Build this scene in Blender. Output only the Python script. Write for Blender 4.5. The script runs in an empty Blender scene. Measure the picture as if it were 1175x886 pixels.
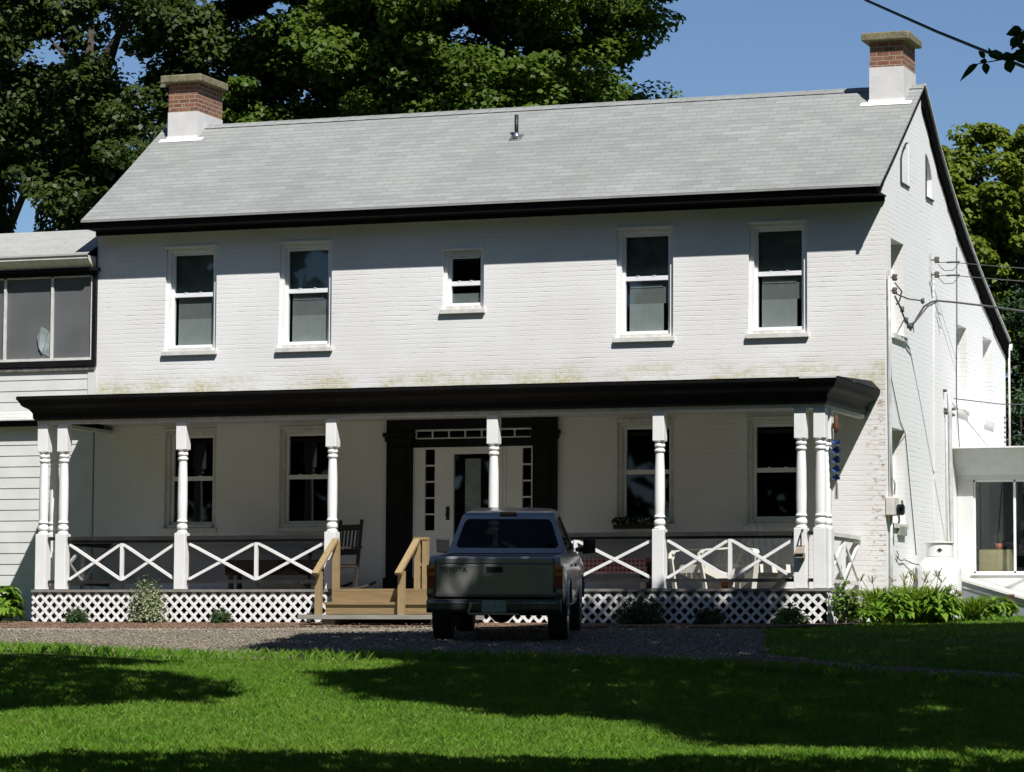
import bpy, math, random
import numpy as np
from mathutils import Vector, Matrix
from mathutils.geometry import delaunay_2d_cdt

random.seed(7)
RNG = np.random.default_rng(11)
scene = bpy.context.scene
COL = scene.collection

# ------------------------------------------------------------------ camera
CAM = Vector((11.1656, -46.5048, -0.9224))
FWD = Vector((-0.34385918, 0.93535807, 0.08286225))
RGT = Vector((0.93873014, 0.34460862, 0.00553357))
UPV = Vector((-0.02337917, 0.07968806, -0.99654565)) * -1
cam_data = bpy.data.cameras.new("camera")
cam = bpy.data.objects.new("camera", cam_data)
COL.objects.link(cam)
UPV = RGT.cross(FWD).normalized()
m = Matrix.Identity(4)
for r in range(3):
    m[r][0] = RGT[r]; m[r][1] = UPV[r]; m[r][2] = -FWD[r]; m[r][3] = CAM[r]
cam.matrix_world = m
cam_data.sensor_width = 36.0
cam_data.sensor_fit = 'HORIZONTAL'
FPX = 3666.35
cam_data.lens = FPX / 1175 * 36
cam_data.clip_start = 0.1
cam_data.clip_end = 6000
scene.camera = cam

# ------------------------------------------------------------------ light
SUN = Vector((0.403, -0.469, 0.787)).normalized()       # towards the sun
world = bpy.data.worlds.new("World")
scene.world = world
world.use_nodes = True
wn = world.node_tree
wn.nodes.clear()
sky = wn.nodes.new('ShaderNodeTexSky')
sky.sky_type = 'NISHITA'
sky.sun_disc = False
sky.sun_elevation = math.asin(SUN.z)
sky.sun_rotation = math.atan2(SUN.x, SUN.y)
sky.altitude = 1200
sky.air_density = 1.0
sky.dust_density = 0.55
sky.ozone_density = 5.5
bg = wn.nodes.new('ShaderNodeBackground')
bg.inputs[1].default_value = 0.070
wo = wn.nodes.new('ShaderNodeOutputWorld')
wn.links.new(sky.outputs[0], bg.inputs[0])
wn.links.new(bg.outputs[0], wo.inputs[0])

sd = bpy.data.lights.new("sun", 'SUN')
sd.energy = 5.0
sd.angle = math.radians(0.5)
sd.color = (1.0, 0.975, 0.94)
so = bpy.data.objects.new("sun", sd)
COL.objects.link(so)
so.rotation_euler = SUN.to_track_quat('Z', 'Y').to_euler()
so.location = (20, -30, 40)

scene.view_settings.view_transform = 'Standard'
scene.view_settings.look = 'None'
scene.view_settings.exposure = 0.38
scene.view_settings.gamma = 1.0
scene.view_settings.use_curve_mapping = False
scene.render.engine = 'CYCLES'
scene.cycles.max_bounces = 6
scene.cycles.transparent_max_bounces = 12

# ------------------------------------------------------------------ material helpers
class NT:
    def __init__(self, name):
        self.m = bpy.data.materials.new(name)
        self.m.use_nodes = True
        self.t = self.m.node_tree
        self.t.nodes.clear()
        self.out = self.t.nodes.new('ShaderNodeOutputMaterial')
    def n(self, typ, ins=None, **kw):
        nd = self.t.nodes.new(typ)
        for k, v in kw.items():
            setattr(nd, k, v)
        for k, v in (ins or {}).items():
            self.set(nd, k, v)
        return nd
    def set(self, nd, k, v):
        s = nd.inputs[k]
        if isinstance(v, bpy.types.NodeSocket):
            self.t.links.new(v, s)
        elif isinstance(v, bpy.types.Node):
            self.t.links.new(v.outputs[0], s)
        else:
            if s.type == 'RGBA' and len(v) == 3:
                v = (*v, 1)
            s.default_value = v
    def math(self, op, a, b=None, clamp=False):
        nd = self.n('ShaderNodeMath', operation=op)
        nd.use_clamp = clamp
        self.set(nd, 0, a)
        if b is not None:
            self.set(nd, 1, b)
        return nd.outputs[0]
    def mix(self, f, a, b, mode='MIX'):
        nd = self.n('ShaderNodeMix', data_type='RGBA', blend_type=mode)
        self.set(nd, 0, f); self.set(nd, 6, a); self.set(nd, 7, b)
        return nd.outputs[2]
    def noise(self, scale, detail=3, vec=None, rough=.55):
        nd = self.n('ShaderNodeTexNoise', {'Scale': scale, 'Detail': detail, 'Roughness': rough})
        if vec is not None:
            self.set(nd, 'Vector', vec)
        return nd.outputs[0]
    def ramp(self, f, lo, hi):
        nd = self.n('ShaderNodeMapRange', {0: f, 1: lo, 2: hi})
        nd.clamp = True
        return nd.outputs[0]
    def pos(self):
        g = self.n('ShaderNodeNewGeometry')
        return g
    def xyz(self, v):
        s = self.n('ShaderNodeSeparateXYZ', {0: v})
        return s.outputs
    def comb(self, x, y, z):
        return self.n('ShaderNodeCombineXYZ', {0: x, 1: y, 2: z}).outputs[0]
    def bsdf(self, **ins):
        nd = self.n('ShaderNodeBsdfPrincipled')
        for k, v in ins.items():
            self.set(nd, k.replace('_', ' '), v)
        self.t.links.new(nd.outputs[0], self.out.inputs[0])
        return nd

def simple(name, col, rough=.6, metal=0.0, var=.12, scale=6.0, bump=0.0, bscale=40.0, spec=.4, coat=0.0):
    a = NT(name)
    g = a.pos()
    nz = a.noise(scale, 4, g.outputs[0])
    dark = tuple(c * (1 - var) for c in col)
    lite = tuple(min(1, c * (1 + var)) for c in col)
    c = a.mix(a.ramp(nz, .3, .7), dark, lite)
    b = a.bsdf(Base_Color=c, Roughness=rough, Metallic=metal)
    b.inputs['Specular IOR Level'].default_value = spec
    b.inputs['Coat Weight'].default_value = coat
    if bump:
        bp = a.n('ShaderNodeBump', {'Strength': 1.0, 'Distance': bump, 'Height': a.noise(bscale, 4, g.outputs[0])})
        a.set(b, 'Normal', bp)
    return a.m

def painted_brick():
    a = NT("white_painted_brick")
    g = a.pos()
    x, y, z = a.xyz(g.outputs[0])
    u = a.math('ADD', x, y)
    wob = a.noise(1.3, 2, g.outputs[0])
    wob2 = a.noise(9.0, 3, g.outputs[0])
    zz = a.math('ADD', z, a.math('MULTIPLY', a.math('SUBTRACT', wob, .5), .025))
    zz = a.math('ADD', zz, a.math('MULTIPLY', a.math('SUBTRACT', wob2, .5), .012))
    vec = a.comb(u, zz, 0.0)
    br = a.n('ShaderNodeTexBrick', {'Vector': vec, 'Scale': 1.0, 'Mortar Size': .007, 'Mortar Smooth': .6, 'Brick Width': .215, 'Row Height': .075,
                                   'Color1': (1, 1, 1), 'Color2': (.9, .9, .9), 'Mortar': (0, 0, 0), 'Bias': 0.0})
    fr_ = a.math('FRACT', a.math('DIVIDE', zz, .075))
    bed = a.math('MAXIMUM', a.ramp(fr_, .13, .03), a.ramp(fr_, .90, .98))
    fac = a.math('MAXIMUM', a.math('MULTIPLY', br.outputs[1], .38), bed)
    # thick old paint fills most joints, so lines come and go
    patch = a.ramp(a.noise(.9, 5, a.comb(a.math('MULTIPLY', u, .8), a.math('MULTIPLY', z, 1.6), 0.0), .65), .40, .68)
    dash = a.ramp(a.noise(1.0, 3, a.comb(a.math('MULTIPLY', u, 2.6), a.math('MULTIPLY', a.math('FLOOR', a.math('DIVIDE', zz, .075)), 3.7), 0.0), .6), .36, .66)
    streak = a.math('MULTIPLY', bed, a.math('MULTIPLY', dash, a.ramp(a.noise(6, 3, g.outputs[0]), .45, .7)))
    h = a.math('SUBTRACT', 1.0, a.math('MULTIPLY', fac, a.math('ADD', .12, a.math('MULTIPLY', a.math('MULTIPLY', patch, dash), .75))))
    h = a.math('ADD', h, a.math('MULTIPLY', a.noise(24, 5, g.outputs[0], .65), .75))
    h = a.math('SUBTRACT', h, a.math('MULTIPLY', streak, .5))
    base = a.mix(a.ramp(a.noise(.5, 5, g.outputs[0]), .35, .7), (.70, .685, .665), (.80, .795, .785))
    base = a.mix(a.math('MULTIPLY', a.math('MULTIPLY', fac, a.math('MULTIPLY', patch, dash)), .2), base, (.5, .48, .45))
    base = a.mix(a.math('MULTIPLY', streak, .30), base, (.42, .40, .38))
    base = a.mix(a.math('GREATER_THAN', a.xyz(g.outputs[1])[0], .5), base, a.mix(.5, base, (.90, .90, .905)))  # gable faces coloured lighter so that side looks brighter lit
    # green moss above porch roof on the front only
    ny = a.xyz(g.outputs[1])[1]
    front = a.math('MULTIPLY', a.math('LESS_THAN', ny, -.5), a.math('LESS_THAN', y, .05))
    mz = a.ramp(z, 3.62, 3.22)
    mn = a.ramp(a.noise(2.3, 5, a.comb(a.math('MULTIPLY', u, .55), z, 0.0), .7), .42, .60)
    fine = a.ramp(a.noise(13, 4, g.outputs[0], .7), .28, .6)
    mm = a.math('MULTIPLY', a.math('MULTIPLY', mz, mn), a.math('MULTIPLY', front, fine))
    above = a.math('GREATER_THAN', z, 3.0)
    base = a.mix(a.math('MULTIPLY', a.math('MULTIPLY', mm, above), .95), base, (.42, .39, .14))
    # peeling quoin strip at the front right corner
    px = a.ramp(x, -.42, -.03)
    pz = a.math('MULTIPLY', a.ramp(z, 3.35, 2.9), a.ramp(z, -.9, 0.2))
    pn = a.ramp(a.noise(7, 5, a.comb(a.math('MULTIPLY', u, 1.2), a.math('MULTIPLY', z, 1.6), 0.0), .75), .55, .62)
    pn2 = a.math('MAXIMUM', pn, a.math('MULTIPLY', bed, a.ramp(a.noise(5, 3, g.outputs[0]), .38, .6)))
    pe = a.math('MULTIPLY', a.math('MULTIPLY', px, pz), a.math('MULTIPLY', pn2, a.math('MULTIPLY', front, a.math('LESS_THAN', y, .03))))
    pcol = a.mix(a.noise(5, 3, g.outputs[0]), (.16, .07, .035), (.36, .25, .17))
    base = a.mix(a.math('MULTIPLY', pe, .92), base, pcol)
    # damp grime near the ground
    gr = a.math('MULTIPLY', a.ramp(z, .35, -.5), a.ramp(a.noise(3, 5, g.outputs[0]), .4, .65))
    base = a.mix(a.math('MULTIPLY', gr, .4), base, (.33, .31, .24))
    b = a.bsdf(Base_Color=base, Roughness=.62)
    b.inputs['Specular IOR Level'].default_value = .3
    bp = a.n('ShaderNodeBump', {'Strength': 1.0, 'Distance': .0046, 'Height': h})
    a.set(b, 'Normal', bp)
    return a.m

def red_brick():
    a = NT("red_chimney_brick")
    g = a.pos()
    x, y, z = a.xyz(g.outputs[0])
    vec = a.comb(a.math('ADD', x, y), z, 0.0)
    br = a.n('ShaderNodeTexBrick', {'Vector': vec, 'Scale': 1.0, 'Mortar Size': .008, 'Mortar Smooth': .3, 'Brick Width': .2, 'Row Height': .072,
                                   'Color1': (.25, .085, .048), 'Color2': (.11, .04, .03), 'Mortar': (.40, .34, .25), 'Bias': 0.0})
    n = a.ramp(a.noise(6, 5, g.outputs[0]), .35, .7)
    c = a.mix(n, br.outputs[0], a.mix(.55, br.outputs[0], (.30, .17, .10)))
    lime = a.ramp(a.noise(9, 5, g.outputs[0], .7), .62, .7)
    c = a.mix(a.math('MULTIPLY', lime, .6), c, (.5, .42, .33))
    b = a.bsdf(Base_Color=c, Roughness=.9)
    bp = a.n('ShaderNodeBump', {'Strength': 1.0, 'Distance': .008, 'Height': a.math('SUBTRACT', 1.0, br.outputs[1])})
    a.set(b, 'Normal', bp)
    return a.m

def shingles(name="grey_shingles", k=1.835, lite=(.325, .332, .315), dark=(.195, .20, .19)):
    a = NT(name)
    g = a.pos()
    x, y, z = a.xyz(g.outputs[0])
    v = a.math('MULTIPLY', z, k)
    vec = a.comb(x, v, 0.0)
    br = a.n('ShaderNodeTexBrick', {'Vector': vec, 'Scale': 1.0, 'Mortar Size': .006, 'Mortar Smooth': .2, 'Brick Width': .31, 'Row Height': .14,
                                   'Color1': (0, 0, 0), 'Color2': (1, 1, 1), 'Mortar': (.5, .5, .5), 'Bias': 0.0, })
    br.offset = .37
    tone = a.xyz(br.outputs[0])[0]
    blot = a.noise(.45, 4, g.outputs[0])
    grit = a.noise(70, 3, g.outputs[0])
    # tone varying along each course
    cv = a.comb(a.math('MULTIPLY', x, .9), a.math('FLOOR', a.math('DIVIDE', v, .14)), 0.0)
    course = a.noise(1.0, 3, cv)
    t = a.math('ADD', a.math('MULTIPLY', tone, .24), a.math('MULTIPLY', course, .75))
    t = a.math('ADD', t, a.math('MULTIPLY', a.math('SUBTRACT', blot, .5), .55))
    t = a.math('ADD', t, a.math('MULTIPLY', a.math('SUBTRACT', grit, .5), .5))
    c = a.mix(a.ramp(t, .15, .95), dark, lite)
    saw = a.math('FRACT', a.math('DIVIDE', v, .14))
    butt = a.ramp(saw, .12, .0)
    c = a.mix(a.math('MULTIPLY', butt, .62), c, tuple(q * .45 for q in dark))
    c = a.mix(a.math('MULTIPLY', br.outputs[1], .42), c, tuple(q * .5 for q in dark))
    stain = a.math('MULTIPLY', a.ramp(a.noise(1.6, 5, a.comb(a.math('MULTIPLY', x, 2.5), a.math('MULTIPLY', v, .5), 0.0), .7), .52, .75), .34)
    c = a.mix(stain, c, (.22, .23, .19))
    b = a.bsdf(Base_Color=c, Roughness=.92)
    b.inputs['Specular IOR Level'].default_value = .2
    bp = a.n('ShaderNodeBump', {'Strength': .8, 'Distance': .008, 'Height': a.math('ADD', a.math('SUBTRACT', 1.0, saw), a.math('MULTIPLY', grit, .3))})
    a.set(b, 'Normal', bp)
    return a.m

def leaf_mat(name, c1, c2, trans=.3, c3=None):
    a = NT(name)
    g = a.pos()
    r = g.outputs['Random Per Island']
    c = a.mix(r, c1, c2)
    big = a.ramp(a.noise(.6, 3, g.outputs[0]), .35, .65)
    c = a.mix(a.math('MULTIPLY', big, .5), c, c3 or tuple(q * .75 for q in c1))
    b = a.n('ShaderNodeBsdfPrincipled', {'Base Color': c, 'Roughness': .5})
    b.inputs['Specular IOR Level'].default_value = .25
    t = a.n('ShaderNodeBsdfTranslucent', {'Color': a.mix(.5, c, (.16, .24, .02))})
    mx = a.n('ShaderNodeMixShader', {0: trans, 1: b, 2: t})
    a.t.links.new(mx.outputs[0], a.out.inputs[0])
    return a.m

def glass_mat(name, tint=(.35, .38, .37), gloss=(.9, .95, 1.0), ior=1.5, rough=.02):
    a = NT(name)
    g = a.pos()
    tr = a.n('ShaderNodeBsdfTransparent', {'Color': tint})
    gl = a.n('ShaderNodeBsdfGlossy', {'Color': gloss, 'Roughness': rough})
    dt = a.n('ShaderNodeVectorMath', {0: g.outputs['Normal'], 1: g.outputs['Incoming']}, operation='DOT_PRODUCT')
    c = a.math('SUBTRACT', 1.0, a.math('ABSOLUTE', dt.outputs['Value']), True)
    r0 = ((ior - 1) / (ior + 1)) ** 2
    fr = a.math('ADD', r0, a.math('MULTIPLY', 1 - r0, a.math('POWER', c, 5.0)))
    mx = a.n('ShaderNodeMixShader', {0: fr, 1: tr, 2: gl})
    a.t.links.new(mx.outputs[0], a.out.inputs[0])
    return a.m

def wood_mat(name, c1, c2, axis='x', scale=1.0):
    a = NT(name)
    g = a.pos()
    x, y, z = a.xyz(g.outputs[0])
    v = a.comb(a.math('MULTIPLY', x, 1.2), a.math('MULTIPLY', y, 1.2 if axis != 'v' else 14), a.math('MULTIPLY', z, 16))
    if axis == 'v':
        v = a.comb(a.math('MULTIPLY', x, 16), a.math('MULTIPLY', y, 16), a.math('MULTIPLY', z, 1.5))
    n = a.noise(2.2 * scale, 5, v, .6)
    c = a.mix(a.ramp(n, .3, .7), c1, c2)
    kn = a.ramp(a.noise(5, 3, g.outputs[0]), .62, .75)
    c = a.mix(a.math('MULTIPLY', kn, .35), c, tuple(q * .5 for q in c1))
    b = a.bsdf(Base_Color=c, Roughness=.75)
    bp = a.n('ShaderNodeBump', {'Strength': .6, 'Distance': .003, 'Height': n})
    a.set(b, 'Normal', bp)
    return a.m

def gravel_mat():
    a = NT("grey_gravel")
    g = a.pos()
    v1 = a.n('ShaderNodeTexVoronoi', {'Vector': g.outputs[0], 'Scale': 38.0})
    v2 = a.n('ShaderNodeTexVoronoi', {'Vector': g.outputs[0], 'Scale': 17.0})
    t1 = a.xyz(v1.outputs['Color'])[0]
    t2 = a.xyz(v2.outputs['Color'])[1]
    t = a.math('ADD', a.math('MULTIPLY', t1, .6), a.math('MULTIPLY', t2, .4))
    c = a.mix(t, (.11, .094, .07), (.40, .355, .285))
    dirt = a.ramp(a.noise(.7, 5, g.outputs[0], .65), .42, .66)
    c = a.mix(a.math('MULTIPLY', dirt, .55), c, (.17, .14, .10))
    weeds = a.ramp(a.noise(2.6, 5, g.outputs[0], .7), .66, .74)
    c = a.mix(a.math('MULTIPLY', weeds, .5), c, (.08, .11, .03))
    b = a.bsdf(Base_Color=c, Roughness=.95)
    b.inputs['Specular IOR Level'].default_value = .2
    h = a.math('ADD', a.math('MULTIPLY', v1.outputs['Distance'], -1.0), a.math('MULTIPLY', t2, .6))
    bp = a.n('ShaderNodeBump', {'Strength': 1.0, 'Distance': .03, 'Height': h})
    a.set(b, 'Normal', bp)
    return a.m

def ground_mat():
    a = NT("lawn_soil")
    g = a.pos()
    n = a.noise(1.1, 5, g.outputs[0], .65)
    n2 = a.noise(18, 4, g.outputs[0], .7)
    c = a.mix(a.ramp(n, .35, .65), (.05, .10, .012), (.085, .14, .018))
    c = a.mix(a.math('MULTIPLY', a.ramp(n2, .4, .7), .6), c, (.03, .05, .012))
    b = a.bsdf(Base_Color=c, Roughness=.95)
    b.inputs['Specular IOR Level'].default_value = .1
    bp = a.n('ShaderNodeBump', {'Strength': 1.0, 'Distance': .05, 'Height': n2})
    a.set(b, 'Normal', bp)
    return a.m

def gingham_mat():
    a = NT("red_gingham_cloth")
    g = a.pos()
    x, y, z = a.xyz(g.outputs[0])
    w = a.math('ADD', z, y)
    sx = a.math('GREATER_THAN', a.math('FRACT', a.math('MULTIPLY', x, 15.0)), .45)
    sz = a.math('GREATER_THAN', a.math('FRACT', a.math('MULTIPLY', w, 15.0)), .45)
    t = a.math('MULTIPLY', a.math('ADD', sx, sz), .5)
    c = a.mix(t, (.72, .55, .50), (.42, .025, .025))
    a.bsdf(Base_Color=c, Roughness=.9)
    return a.m

def carpaint():
    a = NT("pewter_car_paint")
    g = a.pos()
    fl = a.noise(400, 2, g.outputs[0])
    du = a.ramp(a.noise(3, 5, g.outputs[0], .7), .4, .75)
    c = a.mix(fl, (.205, .20, .205), (.275, .27, .275))
    c = a.mix(a.math('MULTIPLY', du, .2), c, (.21, .195, .18))
    b = a.bsdf(Base_Color=c, Roughness=a.math('ADD', .3, a.math('MULTIPLY', du, .15)), Metallic=.55)
    b.inputs['Coat Weight'].default_value = .6
    b.inputs['Coat Roughness'].default_value = .08
    return a.m

M = {}
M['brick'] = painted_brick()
M['redbrick'] = red_brick()
M['shingle'] = shingles()
M['dark_backing'] = simple("dark_coloured_interior", (.035, .035, .035), .9, var=.3, scale=1.5)  # near-black colour stands in for the shade of closed rooms
M['black'] = simple("black_trim_paint", (.0065, .0065, .007), .6, var=.4, scale=5, bump=.002, bscale=14, spec=.18)
M['rail_black'] = simple("black_rail_paint", (.02, .02, .02), .5, var=.3)
M['white'] = simple("white_trim_paint", (.78, .78, .765), .5, var=.05, scale=3, bump=.001, bscale=30)
M['vinyl'] = simple("white_vinyl", (.80, .81, .82), .35, var=.02)
M['oldwhite'] = simple("weathered_white_paint", (.62, .61, .57), .65, var=.15, scale=9, bump=.002, bscale=25)
M['ceil'] = simple("porch_ceiling_paint", (.55, .55, .52), .6, var=.08)
M['siding'] = simple("white_clapboard_paint", (.64, .64, .62), .6, var=.07, scale=2.5, bump=.001, bscale=40)
M['concrete'] = simple("mossy_concrete", (.185, .165, .095), .95, var=.35, scale=9, bump=.012, bscale=22)
M['stucco'] = simple("white_chimney_stucco", (.62, .60, .585), .8, var=.06, scale=4, bump=.003, bscale=30)
M['flash'] = simple("white_flashing", (.80, .79, .76), .5, var=.04)
M['glass'] = glass_mat("window_glass", (.90, .93, .92))
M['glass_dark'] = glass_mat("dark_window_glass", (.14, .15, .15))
M['carglass'] = glass_mat("car_glass", (.07, .08, .08), (.5, .55, .52), 1.3)
M['blind'] = simple("pale_window_blind", (.29, .30, .295), .8, var=.05)
M['blind2'] = simple("grey_insect_screen", (.17, .18, .175), .8, var=.06)
M['screen'] = simple("grey_porch_screen", (.115, .12, .122), .55, var=.12, scale=1.5)
M['pane_tone'] = simple('pane_tone_paint', (.085, .105, .105), .9, var=.3, scale=4)  # tint painted in for the faint interior behind the upper panes
M['lowscreen'] = simple('dim_net_curtain', (.17, .17, .16), .9, var=.35, scale=7)
M['curtain'] = simple("white_curtain", (.42, .42, .44), .9, var=.2, scale=12)
M['floor'] = simple("grey_porch_floor", (.22, .21, .19), .7, var=.2, scale=5)
M['deckwood'] = wood_mat("new_pine_lumber", (.20, .135, .062), (.29, .205, .10))
M['deckpost'] = wood_mat("new_pine_post", (.24, .165, .078), (.35, .26, .13), 'v')
M['oldplank'] = wood_mat("weathered_plank", (.21, .20, .165), (.34, .33, .28))
M['darkwood'] = wood_mat("dark_stained_wood", (.018, .012, .009), (.04, .026, .018))
M['lattice'] = simple("white_lattice", (.80, .79, .77), .55, var=.06, scale=6)
M['mulch'] = simple("red_brown_mulch", (.105, .06, .035), .95, var=.55, scale=28, bump=.03, bscale=36)
M['gravel'] = gravel_mat()
M['ground'] = ground_mat()
M['gingham'] = gingham_mat()
M['dullred'] = simple("dull_red_cushion", (.045, .014, .010), .9, var=.5, scale=11)
M['plastic'] = simple("white_garden_plastic", (.62, .60, .53), .45, var=.05)
M['grey'] = simple("grey_conduit_paint", (.50, .50, .49), .5, var=.2, scale=8)
M['meter'] = simple("pale_meter_paint", (.62, .60, .55), .5, var=.1)
M['steel'] = simple("dull_steel", (.35, .36, .37), .35, metal=.8, var=.2)
M['chrome'] = simple("chrome", (.72, .73, .75), .12, metal=1.0, var=.05)
M['wire'] = simple("black_cable_rubber", (.010, .010, .011), .6, var=.2)
M['greywire'] = simple("grey_cable", (.075, .075, .08), .6, var=.2)
M['ceramic'] = simple("brown_insulator", (.10, .085, .08), .35, var=.3)
M['tank'] = simple("white_tank_enamel", (.80, .80, .79), .35, var=.05, coat=.3)
M['diamond'] = simple("black_decal", (.03, .03, .03), .5)
M['galv'] = simple("galvanised_sheet", (.34, .37, .42), .4, metal=.55, var=.12, scale=3)
M['rust'] = simple("rusty_iron", (.12, .06, .045), .9, var=.4, scale=20, bump=.003)
M['bluemetal'] = simple("blue_spinner_metal", (.10, .17, .42), .2, metal=.5, var=.1)
M['rustfig'] = simple("rust_brown_ornament", (.10, .045, .025), .7, var=.2)
M['birdwood'] = wood_mat("grey_brown_birdhouse_wood", (.20, .16, .125), (.32, .27, .22))
M['terracotta'] = simple("terracotta", (.42, .12, .05), .8, var=.15)
M['paint'] = carpaint()
M['tyre'] = simple("tyre_rubber", (.018, .018, .018), .8, var=.3, scale=15)
M['blackplastic'] = simple("black_plastic", (.015, .015, .016), .5, var=.2)
M['amber'] = simple("amber_lens", (.65, .15, .02), .2, var=.1, coat=.5)
M['redlens'] = simple("red_lens", (.20, .012, .012), .2, var=.1, coat=.5)
M['plate'] = simple("pale_licence_plate", (.32, .42, .38), .45, var=.25, scale=22)
M['green_patch'] = simple("pale_green_patch", (.45, .62, .52), .6, var=.1)
M['seat'] = simple("dark_seat_fabric", (.03, .03, .032), .9, var=.2)
M['bark'] = simple("dark_bark", (.055, .043, .032), .95, var=.4, scale=9, bump=.04, bscale=12)
M['pole'] = simple("creosote_pole", (.09, .07, .05), .9, var=.3, scale=9)
M['maple'] = leaf_mat("maple_leaves", (.050, .098, .008), (.10, .155, .014), .3, (.034, .070, .007))
M['ivy'] = leaf_mat("ivy_leaves", (.026, .048, .008), (.062, .086, .016), .25, (.022, .045, .012))
M['rleaf'] = leaf_mat("ash_leaves", (.10, .15, .010), (.20, .235, .02), .36, (.07, .11, .010))
M['shadeleaf'] = leaf_mat("shade_tree_leaves", (.022, .055, .010), (.045, .09, .016), .06)
M['conifer'] = leaf_mat("conifer_needles", (.022, .055, .02), (.045, .085, .03), .15)
M['daylily'] = leaf_mat("daylily_leaves", (.15, .26, .02), (.27, .38, .04), .35)
M['hosta'] = leaf_mat("hosta_leaves", (.11, .23, .02), (.22, .36, .04), .35)
M['shrub'] = leaf_mat("boxwood_leaves", (.025, .06, .014), (.05, .09, .025), .2)
M['varieg'] = leaf_mat("variegated_leaves", (.14, .19, .08), (.42, .43, .27), .2, (.12, .17, .06))
M['weed'] = leaf_mat("bright_weed_leaves", (.09, .19, .03), (.17, .27, .05), .3)
def grass_mat():
    a = NT("grass_blades")
    g = a.pos()
    rr = g.outputs['Random Per Island']
    c = a.mix(rr, (.075, .205, .010), (.17, .345, .030))
    c = a.mix(a.math('MULTIPLY', a.math('GREATER_THAN', rr, .90), .75), c, (.32, .38, .12))
    p1 = a.ramp(a.noise(.55, 4, g.outputs[0], .6), .38, .64)
    c = a.mix(a.math('MULTIPLY', p1, .5), c, (.21, .31, .045))
    p2 = a.ramp(a.noise(2.4, 4, g.outputs[0], .65), .50, .68)
    c = a.mix(a.math('MULTIPLY', p2, .55), c, (.055, .135, .016))
    b = a.n('ShaderNodeBsdfPrincipled', {'Base Color': c, 'Roughness': .55})
    b.inputs['Specular IOR Level'].default_value = .2
    t = a.n('ShaderNodeBsdfTranslucent', {'Color': c})
    mx = a.n('ShaderNodeMixShader', {0: .35, 1: b, 2: t})
    a.t.links.new(mx.outputs[0], a.out.inputs[0])
    return a.m
M['grass'] = grass_mat()
M['seedhead'] = leaf_mat("dry_flower_stalks", (.20, .19, .07), (.30, .27, .12), .3)

# ------------------------------------------------------------------ mesh builder
ROOT = {}
def setp(o, label=None, cat=None, group=None, kind=None):
    if label: o['label'] = label
    if cat: o['category'] = cat
    if group: o['group'] = group
    if kind: o['kind'] = kind
    return o

def empty(name, loc, label, cat, rotz=0.0, group=None):
    o = bpy.data.objects.new(name, None)
    COL.objects.link(o)
    o.location = loc
    o.rotation_euler = (0, 0, rotz)
    o.empty_display_size = .2
    setp(o, label, cat, group)
    ROOT[o] = Vector(loc)
    return o

def link(o, parent):
    COL.objects.link(o)
    if parent is not None:
        o.parent = parent
        ROOT[o] = ROOT.get(parent, Vector())
    return o

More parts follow.
